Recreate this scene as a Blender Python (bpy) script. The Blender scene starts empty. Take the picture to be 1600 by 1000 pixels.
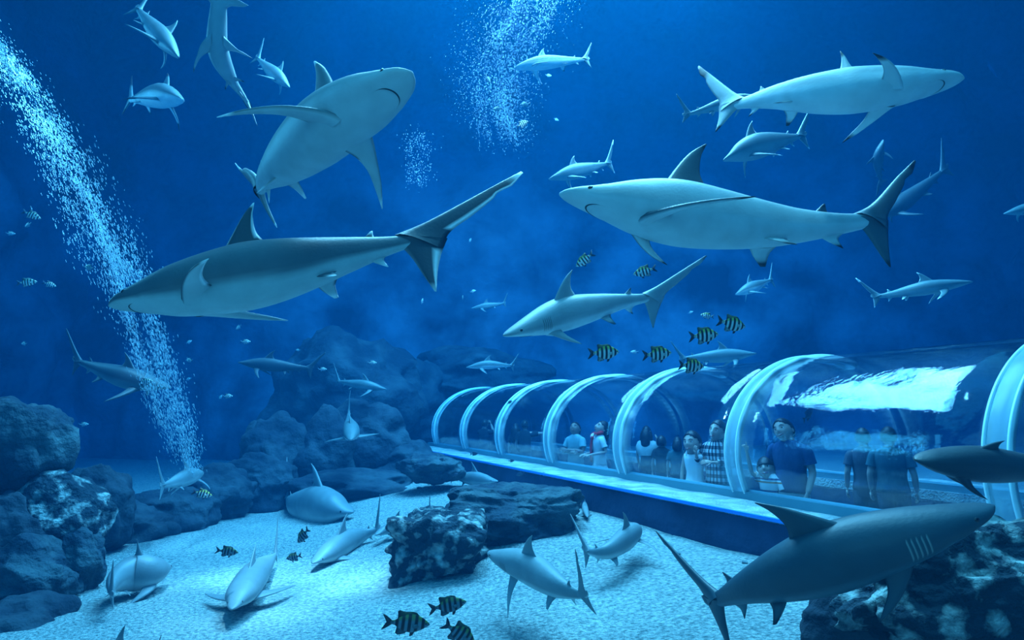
import bpy, bmesh, math, random
import numpy as np
from mathutils import Vector, Matrix, noise

random.seed(7)
sc = bpy.context.scene
COL = sc.collection

# ------------------------------------------------------------------ camera
FPX = 950.0
PITCH = math.atan(143 / FPX)
CAM = Vector((0.0, 0.0, 1.55))
cam_data = bpy.data.cameras.new('camera')
cam_data.sensor_width = 36.0
cam_data.lens = 36.0 * FPX / 1600.0
cam_data.clip_start = 0.05
cam_data.clip_end = 200
cam = bpy.data.objects.new('camera', cam_data)
COL.objects.link(cam)
cam.location = CAM
cam.rotation_euler = (math.pi / 2 + PITCH, 0, 0)
sc.camera = cam

cR = Vector((1, 0, 0))
cF = Vector((0, math.cos(PITCH), math.sin(PITCH)))
cU = Vector((0, -math.sin(PITCH), math.cos(PITCH)))

def at(px, py, d):
    """world point seen at photo pixel (px,py), d metres deep along the view axis"""
    return CAM + cF * d + cR * ((px - 800) / FPX * d) + cU * ((500 - py) / FPX * d)

def at_z(px, py, z):
    r = cF + cR * ((px - 800) / FPX) + cU * ((500 - py) / FPX)
    t = (z - CAM.z) / r.z
    return CAM + r * t

# ------------------------------------------------------------------ render look
sc.view_settings.view_transform = 'Standard'
sc.view_settings.look = 'None'
sc.view_settings.exposure = 0.0
sc.view_settings.gamma = 1.0
sc.view_settings.use_curve_mapping = False
cy = sc.cycles
cy.use_denoising = True
cy.max_bounces = 6
cy.diffuse_bounces = 2
cy.glossy_bounces = 2
cy.transmission_bounces = 4
cy.volume_bounces = 1
cy.transparent_max_bounces = 32
cy.caustics_reflective = False
cy.caustics_refractive = False
cy.sample_clamp_indirect = 4.0

# ------------------------------------------------------------------ world
world = bpy.data.worlds.new('deep_water_ambient')
sc.world = world
world.use_nodes = True
bg = world.node_tree.nodes['Background']
bg.inputs[0].default_value = (0.002, 0.08, 0.26, 1)
bg.inputs[1].default_value = 0.55

# ------------------------------------------------------------------ lamps over the tank
def area_light(name, loc, target, sx, sy, power, color):
    d = bpy.data.lights.new(name, 'AREA')
    d.shape = 'RECTANGLE'
    d.size = sx
    d.size_y = sy
    d.energy = power
    d.color = color
    o = bpy.data.objects.new(name, d)
    COL.objects.link(o)
    o.location = loc
    o.rotation_euler = (Vector(target) - Vector(loc)).to_track_quat('-Z', 'Y').to_euler()
    return o

def spot_light(name, loc, target, power, color, angle, blend=0.6, radius=0.15, ripple=None):
    d = bpy.data.lights.new(name, 'SPOT')
    d.energy = power
    d.color = color
    d.spot_size = math.radians(angle)
    d.spot_blend = blend
    d.shadow_soft_size = radius
    o = bpy.data.objects.new(name, d)
    COL.objects.link(o)
    o.location = loc
    o.rotation_euler = (Vector(target) - Vector(loc)).to_track_quat('-Z', 'Y').to_euler()
    if ripple:
        # noise in the lamp's strength stands in for surface ripples: soft patches
        d.use_nodes = True
        nt = d.node_tree
        em = nt.nodes['Emission']
        tc = nt.nodes.new('ShaderNodeTexCoord')
        sep = nt.nodes.new('ShaderNodeSeparateXYZ')
        nt.links.new(tc.outputs['Normal'], sep.inputs[0])
        dx = nt.nodes.new('ShaderNodeMath'); dx.operation = 'DIVIDE'
        dy = nt.nodes.new('ShaderNodeMath'); dy.operation = 'DIVIDE'
        nt.links.new(sep.outputs[0], dx.inputs[0]); nt.links.new(sep.outputs[2], dx.inputs[1])
        nt.links.new(sep.outputs[1], dy.inputs[0]); nt.links.new(sep.outputs[2], dy.inputs[1])
        cb = nt.nodes.new('ShaderNodeCombineXYZ')
        nt.links.new(dx.outputs[0], cb.inputs[0]); nt.links.new(dy.outputs[0], cb.inputs[1])
        nz = nt.nodes.new('ShaderNodeTexNoise')
        nz.inputs['Scale'].default_value = ripple
        nz.inputs['Detail'].default_value = 3
        nz.inputs['Distortion'].default_value = 0.8
        nt.links.new(cb.outputs[0], nz.inputs['Vector'])
        mr = nt.nodes.new('ShaderNodeMapRange')
        mr.inputs['From Min'].default_value = 0.40
        mr.inputs['From Max'].default_value = 0.62
        mr.inputs['To Min'].default_value = 0.15
        mr.inputs['To Max'].default_value = 1.7
        nt.links.new(nz.outputs['Fac'], mr.inputs['Value'])
        nt.links.new(mr.outputs[0], em.inputs['Strength'])
    return o

area_light('skylight_lamp', (0.5, 1.6, 9.8), (0.5, 1.6, 0), 15, 10, 1000, (0.15, 0.76, 1.0))
area_light('roof_window_lamp', (0.6, 8.35, 9.9), (0.6, 8.35, 0), 7.2, 5.3, 4700, (0.66, 0.90, 1.0))
spot_light('sand_dapple_spot', (-1.7, 4.6, 7.4), (-2.0, 5.3, 0), 6300, (0.95, 0.97, 1.0), 20, 0.9, 0.2, ripple=7)  # added spots, put the bright dappled patches on the sand
spot_light('sand_dapple_spot.001', (1.6, 2.6, 7.4), (1.0, 3.6, 0), 900, (0.4, 0.88, 1.0), 42, 0.9, 0.2, ripple=9)

# second viewing window, high in the left side wall
area_light('side_window_lamp', (-10.9, 7.7, 6.6), (2.2, 5.8, 1.5), 2.6, 4.6, 380, (0.35, 0.86, 1.0))
# added frontal fill at the camera's back, on the front window side
area_light('front_fill_lamp', (-1.0, -2.7, 3.2), (-0.5, 6, 2.0), 7, 4, 130, (0.22, 0.82, 1.0))

# added fill spot over the ledge, brightens the people in the tunnel
spot_light('tunnel_fill_spot', (-0.6, 3.6, 5.2), (1.9, 7.4, 1.4), 550, (0.55, 0.88, 1.0), 52, 0.8, 0.3)

# ------------------------------------------------------------------ materials
def new_mat(name):
    m = bpy.data.materials.new(name)
    m.use_nodes = True
    nt = m.node_tree
    return m, nt, nt.nodes['Principled BSDF']

def noise_mat(name, c1, c2, scale=4, rough=0.85, bump=0.3, bscale=None, detail=6, spec=0.3, lo=0.35, hi=0.65):
    m, nt, p = new_mat(name)
    tc = nt.nodes.new('ShaderNodeTexCoord')
    n = nt.nodes.new('ShaderNodeTexNoise')
    n.inputs['Scale'].default_value = scale
    n.inputs['Detail'].default_value = detail
    nt.links.new(tc.outputs['Object'], n.inputs['Vector'])
    r = nt.nodes.new('ShaderNodeValToRGB')
    r.color_ramp.elements[0].position = lo
    r.color_ramp.elements[0].color = (*c1, 1)
    r.color_ramp.elements[1].position = hi
    r.color_ramp.elements[1].color = (*c2, 1)
    nt.links.new(n.outputs['Fac'], r.inputs[0])
    nt.links.new(r.outputs[0], p.inputs['Base Color'])
    p.inputs['Roughness'].default_value = rough
    p.inputs['Specular IOR Level'].default_value = spec
    if bump:
        n2 = nt.nodes.new('ShaderNodeTexNoise')
        n2.inputs['Scale'].default_value = bscale or scale * 4
        n2.inputs['Detail'].default_value = 5
        nt.links.new(tc.outputs['Object'], n2.inputs['Vector'])
        b = nt.nodes.new('ShaderNodeBump')
        b.inputs['Strength'].default_value = bump
        b.inputs['Distance'].default_value = 0.05
        nt.links.new(n2.outputs['Fac'], b.inputs['Height'])
        nt.links.new(b.outputs[0], p.inputs['Normal'])
    return m

def plain_mat(name, col, rough=0.6, spec=0.4, metal=0.0):
    m, nt, p = new_mat(name)
    tc = nt.nodes.new('ShaderNodeTexCoord')
    n = nt.nodes.new('ShaderNodeTexNoise')
    n.inputs['Scale'].default_value = 12
    nt.links.new(tc.outputs['Object'], n.inputs['Vector'])
    mx = nt.nodes.new('ShaderNodeMix'); mx.data_type = 'RGBA'
    mx.inputs[6].default_value = (*[c * 0.88 for c in col], 1)
    mx.inputs[7].default_value = (*col, 1)
    nt.links.new(n.outputs['Fac'], mx.inputs[0])
    nt.links.new(mx.outputs[2], p.inputs['Base Color'])
    p.inputs['Roughness'].default_value = rough
    p.inputs['Specular IOR Level'].default_value = spec
    p.inputs['Metallic'].default_value = metal
    return m

def vcol_mat(name, rough=0.5, spec=0.4, bump=0.0, bscale=60, mottled=0.12):
    """colour comes from the pigmentation stored on the mesh"""
    m, nt, p = new_mat(name)
    a = nt.nodes.new('ShaderNodeAttribute'); a.attribute_name = 'pigment'
    tc = nt.nodes.new('ShaderNodeTexCoord')
    n = nt.nodes.new('ShaderNodeTexNoise')
    n.inputs['Scale'].default_value = 9
    n.inputs['Detail'].default_value = 5
    nt.links.new(tc.outputs['Object'], n.inputs['Vector'])
    mr = nt.nodes.new('ShaderNodeMapRange')
    mr.inputs['From Min'].default_value = 0.3
    mr.inputs['From Max'].default_value = 0.7
    mr.inputs['To Min'].default_value = 1 - mottled
    mr.inputs['To Max'].default_value = 1 + mottled
    nt.links.new(n.outputs['Fac'], mr.inputs['Value'])
    vm = nt.nodes.new('ShaderNodeVectorMath'); vm.operation = 'SCALE'
    nt.links.new(a.outputs['Color'], vm.inputs[0])
    nt.links.new(mr.outputs[0], vm.inputs['Scale'])
    nt.links.new(vm.outputs[0], p.inputs['Base Color'])
    p.inputs['Roughness'].default_value = rough
    p.inputs['Specular IOR Level'].default_value = spec
    if bump:
        n2 = nt.nodes.new('ShaderNodeTexNoise'); n2.inputs['Scale'].default_value = bscale
        nt.links.new(tc.outputs['Object'], n2.inputs['Vector'])
        b = nt.nodes.new('ShaderNodeBump'); b.inputs['Strength'].default_value = bump
        b.inputs['Distance'].default_value = 0.01
        nt.links.new(n2.outputs['Fac'], b.inputs['Height'])
        nt.links.new(b.outputs[0], p.inputs['Normal'])
    return m

# ------------------------------------------------------------------ object helpers
def tag(o, label=None, cat=None, group=None, kind=None):
    if label: o['label'] = label
    if cat: o['category'] = cat
    if group: o['group'] = group
    if kind: o['kind'] = kind
    return o

def mesh_obj(name, verts, faces, mat, parent=None, smooth=True, colors=None, loc=None):
    me = bpy.data.meshes.new(name)
    if loc is not None:
        L = Vector(loc)
        verts = [Vector(v) - L for v in verts]
    me.from_pydata([tuple(v) for v in verts], [], faces)
    if colors is not None:
        ca = me.color_attributes.new('pigment', 'FLOAT_COLOR', 'POINT')
        arr = np.ones((len(verts), 4), dtype=np.float32)
        arr[:, :3] = np.array(colors, dtype=np.float32)[:, :3]
        ca.data.foreach_set('color', arr.ravel())
    if smooth:
        me.polygons.foreach_set('use_smooth', [True] * len(me.polygons))
    me.update()
    if mat: me.materials.append(mat)
    o = bpy.data.objects.new(name, me)
    COL.objects.link(o)
    if loc is not None: o.location = loc
    if parent: o.parent = parent
    return o

def empty(name, loc):
    o = bpy.data.objects.new(name, None)
    o.empty_display_size = 0.1
    COL.objects.link(o)
    o.location = loc
    return o

def box_geo(lo, hi):
    x0, y0, z0 = lo; x1, y1, z1 = hi
    v = [(x0,y0,z0),(x1,y0,z0),(x1,y1,z0),(x0,y1,z0),(x0,y0,z1),(x1,y0,z1),(x1,y1,z1),(x0,y1,z1)]
    f = [(0,3,2,1),(4,5,6,7),(0,1,5,4),(1,2,6,5),(2,3,7,6),(3,0,4,7)]
    return v, f

def sweep(path, prof, closed=True):
    """path: list of (origin, axisA, axisB); prof: list of (a,b) -> closed tube"""
    V, F = [], []
    n = len(prof)
    for (o, A, B) in path:
        for a, b in prof: V.append(o + A * a + B * b)
    for i in range(len(path) - 1):
        for j in range(n):
            k = (j + 1) % n
            F.append((i*n+j, i*n+k, (i+1)*n+k, (i+1)*n+j))
    F.append(tuple(range(n))[::-1])
    F.append(tuple((len(path)-1)*n + j for j in range(n)))
    return V, F
# ------------------------------------------------------------------ water
def water():
    v, f = box_geo((-16, -3.0, -1.2), (18, 22, 17.5))
    m = bpy.data.materials.new('tank_water')
    m.use_nodes = True
    nt = m.node_tree
    nt.nodes.remove(nt.nodes['Principled BSDF'])
    out = nt.nodes['Material Output']
    s = nt.nodes.new('ShaderNodeVolumeScatter')
    a = nt.nodes.new('ShaderNodeVolumeAbsorption')
    ad = nt.nodes.new('ShaderNodeAddShader')
    # sigma_s = colour * density ; sigma_a = (1 - colour) * density
    s.inputs['Color'].default_value = (0.003, 0.235, 0.56, 1)
    s.inputs['Density'].default_value = 0.0195
    s.inputs['Anisotropy'].default_value = 0.0
    a.inputs['Color'].default_value = (0.0, 0.66, 0.89, 1)
    a.inputs['Density'].default_value = 0.135
    nt.links.new(s.outputs[0], ad.inputs[0]); nt.links.new(a.outputs[0], ad.inputs[1])
    nt.links.new(ad.outputs[0], out.inputs['Volume'])
    o = mesh_obj('water', v, f, m, smooth=False)
    tag(o, kind='structure')
water()

# ------------------------------------------------------------------ tunnel frame
TD = Vector((-441.0, 960.7, 0)).normalized()      # tunnel axis, away from the camera
TN = Vector((TD.y, -TD.x, 0))                     # across the tunnel, away from the camera side
GLASS_Z = CAM.z - 0.73
B6 = at_z(1157, 775, GLASS_Z)
def tun(s, u, z):
    p = B6 + TD * s + TN * u
    return Vector((p.x, p.y, z))
def s_of(px, py, z):
    return (at_z(px, py, z) - B6).dot(TD)
SP = 1.75
LEDGE_Z = GLASS_Z - 0.03
le = at_z(1170, 805, LEDGE_Z)
LEDGE_U = (le - B6).dot(TN)
def base_pt(px, py):   # intersection of view ray with ledge front face
    r = cF + cR * ((px - 800) / FPX) + cU * ((500 - py) / FPX)
    q = B6 + TN * LEDGE_U
    t = (q - CAM).dot(TN) / r.dot(TN)
    return CAM + r * t
S_NEAR, S_FAR = -4.6, 9.3
WALK_Z = CAM.z - 1.42

def smooth01(t):
    t = min(1, max(0, t)); return t * t * (3 - 2 * t)

def sand_h(x, y):
    u = (Vector((x, y, 0)) - B6).dot(TN)
    t = (LEDGE_U - u) / 3.2                      # 0 at the ledge wall, 1 far from it
    h = 0.50 - 0.42 * smooth01(t)
    h += 0.035 * noise.noise(Vector((x * 0.7, y * 0.7, 3.1)))
    h += 0.012 * noise.noise(Vector((x * 3.1, y * 3.1, 8.1)))
    return h

def on_sand(px, py, lift=0.0):
    r = cF + cR * ((px - 800) / FPX) + cU * ((500 - py) / FPX)
    t = 0.5
    while t < 40:
        p = CAM + r * t
        if p.z < sand_h(p.x, p.y) + lift: return p
        t += 0.01
    return CAM + r * 12

# ------------------------------------------------------------------ sand floor
M_SAND = noise_mat('white_coral_sand', (0.19, 0.27, 0.29), (0.54, 0.60, 0.59), scale=34, rough=0.95, bump=1.0, bscale=48, spec=0.1, detail=10, lo=.34, hi=.66)
def sand():
    nx, ny = 170, 170
    X0, X1, Y0, Y1 = -15.5, 17.5, -2.8, 21
    V, F = [], []
    for j in range(ny + 1):
        for i in range(nx + 1):
            x = X0 + (X1 - X0) * i / nx
            y = Y0 + (Y1 - Y0) * (j / ny) ** 1.4
            V.append((x, y, sand_h(x, y)))
    for j in range(ny):
        for i in range(nx):
            a = j * (nx + 1) + i
            F.append((a, a + 1, a + nx + 2, a + nx + 1))
    # keep the walkway under the tunnel free of sand
    def inside(f):
        c = sum((Vector(V[k]) for k in f), Vector()) / 4
        u = (c - B6).dot(TN)
        return LEDGE_U + 0.12 < u < 3.0
    F = [f for f in F if not inside(f)]
    o = mesh_obj('floor', V, F, M_SAND)
    tag(o, kind='structure')
sand()

# ------------------------------------------------------------------ tank walls of artificial rock
M_ROCKWALL = noise_mat('rockwork_wall', (0.012, 0.03, 0.06), (0.26, 0.38, 0.5), scale=0.55, rough=0.95, bump=0.8, bscale=5)
def rock_wall(name, p0, p1, h=18, amp=0.55, seed=0):
    n, m = 90, 40
    p0 = Vector(p0); p1 = Vector(p1)
    d = (p1 - p0); nrm = Vector((d.y, -d.x, 0)).normalized()
    V, F = [], []
    for j in range(m + 1):
        for i in range(n + 1):
            p = p0 + d * (i / n); z = -0.2 + h * j / m
            q = Vector((p.x * 0.45 + seed, p.y * 0.45, z * 0.5))
            k = noise.fractal(q, 1.0, 2.0, 5) * amp + noise.noise(q * 0.4) * amp
            V.append((p.x + nrm.x * k, p.y + nrm.y * k, z))
    for j in range(m):
        for i in range(n):
            a = j * (n + 1) + i
            F.append((a, a + 1, a + n + 2, a + n + 1))
    o = mesh_obj(name, V, F, M_ROCKWALL)
    tag(o, kind='structure')
rock_wall('wall_back', (-15, 19.5, 0), (17, 19.5, 0), amp=0.8)
rock_wall('wall_left', (-12.5, -2, 0), (-14, 20, 0), amp=0.8, seed=5)
rock_wall('wall_right', (17, 20, 0), (16, -2, 0), amp=0.8, seed=9)

# ------------------------------------------------------------------ tunnel
def acrylic():
    m = bpy.data.materials.new('clear_acrylic')
    m.use_nodes = True
    nt = m.node_tree
    nt.nodes.remove(nt.nodes['Principled BSDF'])
    out = nt.nodes['Material Output']
    tr = nt.nodes.new('ShaderNodeBsdfTransparent'); tr.inputs[0].default_value = (0.93, 0.97, 1.0, 1)
    gl = nt.nodes.new('ShaderNodeBsdfGlossy'); gl.inputs['Roughness'].default_value = 0.06
    lw = nt.nodes.new('ShaderNodeLayerWeight'); lw.inputs[0].default_value = 0.5
    pw = nt.nodes.new('ShaderNodeMath'); pw.operation = 'POWER'; pw.inputs[1].default_value = 4.0
    nt.links.new(lw.outputs['Facing'], pw.inputs[0])
    fr = nt.nodes.new('ShaderNodeMapRange'); fr.inputs['To Min'].default_value = 0.055; fr.inputs['To Max'].default_value = 0.8
    nt.links.new(pw.outputs[0], fr.inputs['Value'])
    tc = nt.nodes.new('ShaderNodeTexCoord')
    nz = nt.nodes.new('ShaderNodeTexNoise'); nz.inputs['Scale'].default_value = 3.5; nz.inputs['Detail'].default_value = 5
    bp = nt.nodes.new('ShaderNodeBump'); bp.inputs['Strength'].default_value = 0.25; bp.inputs['Distance'].default_value = 0.05
    mp = nt.nodes.new('ShaderNodeMapping')
    mp.inputs['Rotation'].default_value = (0, 0, -math.atan2(TD.y, TD.x))
    mp.inputs['Scale'].default_value = (0.14, 1, 1.6)
    nt.links.new(tc.outputs['Object'], mp.inputs[0]); nt.links.new(mp.outputs[0], nz.inputs['Vector'])
    nt.links.new(nz.outputs['Fac'], bp.inputs['Height'])
    nt.links.new(bp.outputs[0], gl.inputs['Normal'])
    mx = nt.nodes.new('ShaderNodeMixShader')
    nt.links.new(fr.outputs[0], mx.inputs[0]); nt.links.new(tr.outputs[0], mx.inputs[1]); nt.links.new(gl.outputs[0], mx.inputs[2])
    nt.links.new(mx.outputs[0], out.inputs['Surface'])
    return m
M_ACR = acrylic()

def joint_mat():
    m, nt, p = new_mat('milky_joint_band')
    p.inputs['Base Color'].default_value = (0.62, 0.92, 1.0, 1)
    p.inputs['Roughness'].default_value = 0.25
    tr = nt.nodes.new('ShaderNodeBsdfTransparent'); tr.inputs[0].default_value = (0.8, 0.93, 1, 1)
    tc = nt.nodes.new('ShaderNodeTexCoord')
    nz = nt.nodes.new('ShaderNodeTexNoise'); nz.inputs['Scale'].default_value = 3
    mr = nt.nodes.new('ShaderNodeMapRange'); mr.inputs['To Min'].default_value = 0.22; mr.inputs['To Max'].default_value = 0.5
    nt.links.new(tc.outputs['Object'], nz.inputs['Vector']); nt.links.new(nz.outputs['Fac'], mr.inputs['Value'])
    mx = nt.nodes.new('ShaderNodeMixShader')
    nt.links.new(mr.outputs[0], mx.inputs[0])
    nt.links.new(tr.outputs[0], mx.inputs[1]); nt.links.new(p.outputs[0], mx.inputs[2])
    nt.links.new(mx.outputs[0], nt.nodes['Material Output'].inputs['Surface'])
    return m
M_JOINT = joint_mat()
M_EDGE_SHINE = plain_mat('joint_edge_shine_pale', (0.72, 0.95, 1.0), rough=0.2, spec=0.6)  # pale strips stand in for light caught in the band edges

UC, RH, RV = 1.12, 1.16, 0.875
ZC = CAM.z - 0.38
def arch_pt(a, r=0.0):   # a: angle from near horizontal, radians; returns (u,z)
    return (UC - (RH + r) * math.cos(a), ZC + (RV + r) * math.sin(a))
A0 = -math.asin((ZC - GLASS_Z) / RV)
A1 = math.pi - A0
def arch_sheet(s0, s1, r0, r1, n=56, m=6, a0=None, a1=None):
    V, F = [], []
    a0 = A0 if a0 is None else a0; a1 = A1 if a1 is None else a1
    prof = [arch_pt(a0 + (a1 - a0) * i / n, r1) for i in range(n + 1)] + [arch_pt(a0 + (a1 - a0) * (n - i) / n, r0) for i in range(n + 1)]
    k = len(prof)
    for j in range(m + 1):
        s = s0 + (s1 - s0) * j / m
        for (u, z) in prof: V.append(tun(s, u, z))
    for j in range(m):
        for i in range(k):
            a = j * k + i; b = j * k + (i + 1) % k
            F.append((a, b, b + k, a + k))
    F.append(tuple(range(k))[::-1]); F.append(tuple(m * k + i for i in range(k)))
    return V, F
tunnel = empty('acrylic_tunnel', tun(0, UC, GLASS_Z))
tag(tunnel, 'long clear acrylic viewing tunnel with pale joint bands, visitors inside', 'tunnel')
def child_of(o, root):
    o.parent = root
    o.matrix_parent_inverse = Matrix.Translation(root.location).inverted()
    return o
AH = math.radians(112)   # the milky joint filler shows on the tank side and over the crown, clear beyond
ribs = [-3.9, -2.06, 0, 1.75, 3.47, 5.2, 6.9, 8.7]
for i, s in enumerate(ribs):
    nxt = ribs[min(i + 1, len(ribs) - 1)]
    if i < len(ribs) - 1:
        V, F = arch_sheet(s + 0.058, nxt - 0.058, 0.0, 0.03)
        child_of(mesh_obj('acrylic_panel', V, F, M_ACR), tunnel)
    V, F = arch_sheet(s - 0.058, s + 0.058, -0.02, 0.05, m=1, a1=AH)
    rb = child_of(mesh_obj('joint_band', V, F, M_JOINT), tunnel)
    V, F = arch_sheet(s - 0.058, s + 0.058, 0.0, 0.035, m=1, a0=AH + 0.002)
    child_of(mesh_obj('joint_band', V, F, M_ACR), tunnel)
    for off in (-0.066, 0.066):
        V, F = arch_sheet(s + off - 0.008, s + off + 0.008, 0.0, 0.056, m=1, a1=AH)
        child_of(mesh_obj('joint_edge_shine', V, F, M_EDGE_SHINE), tunnel)
    es = rb.modifiers.new('edge', 'BEVEL'); es.width = 0.012; es.segments = 2; es.limit_method = 'ANGLE'
V, F = arch_sheet(ribs[0] - SP + 0.058, ribs[0] - 0.058, 0.0, 0.03)
child_of(mesh_obj('acrylic_panel', V, F, M_ACR), tunnel)

# tunnel plinth: gravel covered ledges, wall down to the sand, walkway
M_GRAVEL = noise_mat('ledge_gravel', (0.30, 0.40, 0.44), (0.66, 0.72, 0.70), scale=5, rough=0.95, bump=1.0, bscale=45, spec=0.1, detail=10)
M_DARKWALL = noise_mat('painted_plinth', (0.006, 0.025, 0.07), (0.018, 0.055, 0.13), scale=2.5, rough=0.8, bump=0.3, bscale=12)
M_EDGE = plain_mat('blue_edge_band', (0.03, 0.30, 0.95), rough=0.35)
M_WALK = noise_mat('walkway_carpet', (0.02, 0.03, 0.05), (0.05, 0.06, 0.09), scale=6, rough=0.9, bump=0.2)
M_CURB = plain_mat('tunnel_curb', (0.10, 0.30, 0.38), rough=0.5)
def slab(name, s0, s1, u0, u1, z0, z1, mat, n=60, rough=0.0, m=6):
    V, F = [], []
    for j in range(n + 1):
        s = s0 + (s1 - s0) * j / n
        for i in range(m + 1):
            u = u0 + (u1 - u0) * i / m
            z = z1 + (rough * noise.noise(Vector((s * 3, u * 6, 1.7))) if 0 < i else 0)
            V.append(tun(s, u, z))
        V.append(tun(s, u1, z0)); V.append(tun(s, u0, z0))
    k = m + 3
    for j in range(n):
        for i in range(k):
            a = j * k + i; b = j * k + (i + 1) % k
            F.append((a, b, b + k, a + k))
    F.append(tuple(range(k))[::-1]); F.append(tuple(n * k + i for i in range(k)))
    o = mesh_obj(name, V, F, mat, smooth=False)
    tag(o, kind='structure')
    return o
slab('trim_1', S_NEAR, S_FAR, LEDGE_U + 0.03, 0.16, LEDGE_Z - 0.10, LEDGE_Z + 0.01, M_GRAVEL, n=160, rough=0.02)
slab('trim_2', S_NEAR, S_FAR, LEDGE_U, LEDGE_U + 0.03, LEDGE_Z - 0.014, LEDGE_Z + 0.012, M_EDGE, m=1)
slab('wall_front', S_NEAR, S_FAR, LEDGE_U + 0.02, LEDGE_U + 0.14, -0.3, LEDGE_Z - 0.03, M_DARKWALL, m=1)
slab('trim_3', S_NEAR, S_FAR, -0.02, 0.14, LEDGE_Z + 0.0, GLASS_Z + 0.045, M_CURB, m=1)
slab('trim_4', S_NEAR, S_FAR, 2 * UC - 0.14, 2 * UC + 0.02, LEDGE_Z, GLASS_Z + 0.045, M_CURB, m=1)
slab('trim_5', S_NEAR, S_FAR, 2 * UC - 0.16, 2 * UC + 0.75, LEDGE_Z - 0.10, LEDGE_Z + 0.01, M_GRAVEL, n=160, rough=0.02)
slab('wall_inner', S_NEAR, S_FAR, 0.10, 0.16, WALK_Z, LEDGE_Z - 0.08, M_DARKWALL, m=1)
slab('wall_far', S_NEAR, S_FAR, 2 * UC - 0.16, 2 * UC - 0.10, WALK_Z, LEDGE_Z - 0.08, M_DARKWALL, m=1)
slab('trim_6', S_NEAR, S_FAR, 0.10, 2 * UC - 0.10, WALK_Z - 0.1, WALK_Z, M_WALK, m=1)
# ------------------------------------------------------------------ sharks
M_SKIN = vcol_mat('shark_skin', rough=0.48, spec=0.45, bump=0.12, bscale=70, mottled=0.10)
M_EYE = plain_mat('shark_eye', (0.008, 0.01, 0.012), rough=0.12, spec=0.7)
M_MOUTH = plain_mat('mouth_line', (0.03, 0.05, 0.06), rough=0.6)

BODY = [  # x, top, bottom, half width
    (0.000, 0.001, -0.004, 0.003), (0.008, 0.005, -0.008, 0.013), (0.022, 0.010, -0.012, 0.024),
    (0.045, 0.017, -0.018, 0.034), (0.080, 0.027, -0.027, 0.042), (0.130, 0.042, -0.041, 0.050),
    (0.200, 0.059, -0.057, 0.058), (0.280, 0.072, -0.069, 0.062), (0.360, 0.077, -0.075, 0.062),
    (0.450, 0.069, -0.070, 0.055), (0.550, 0.054, -0.056, 0.043), (0.630, 0.040, -0.041, 0.031),
    (0.700, 0.029, -0.029, 0.021), (0.755, 0.022, -0.022, 0.014), (0.800, 0.022, -0.018, 0.009),
    (0.840, 0.024, -0.010, 0.005), (0.862, 0.026, 0.004, 0.0015)]

def interp(tab, x, k):
    if x <= tab[0][0]: return tab[0][k]
    for i in range(len(tab) - 1):
        if x <= tab[i + 1][0]:
            a, b = tab[i], tab[i + 1]
            h = b[0] - a[0]; t = (x - a[0]) / h
            def slope(j):
                if j <= 0 or j >= len(tab) - 1: 
                    j0 = max(0, j - 1); j1 = min(len(tab) - 1, j + 1)
                else: j0, j1 = j - 1, j + 1
                return (tab[j1][k] - tab[j0][k]) / (tab[j1][0] - tab[j0][0])
            m0, m1 = slope(i) * h, slope(i + 1) * h
            t2, t3 = t * t, t * t * t
            return (2*t3-3*t2+1)*a[k] + (t3-2*t2+t)*m0 + (-2*t3+3*t2)*b[k] + (t3-t2)*m1
    return tab[-1][k]

def poly_at(pts, v):
    tab = [(p[2], p[0], p[1]) for p in pts]
    return interp(tab, v, 1), interp(tab, v, 2)

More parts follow.
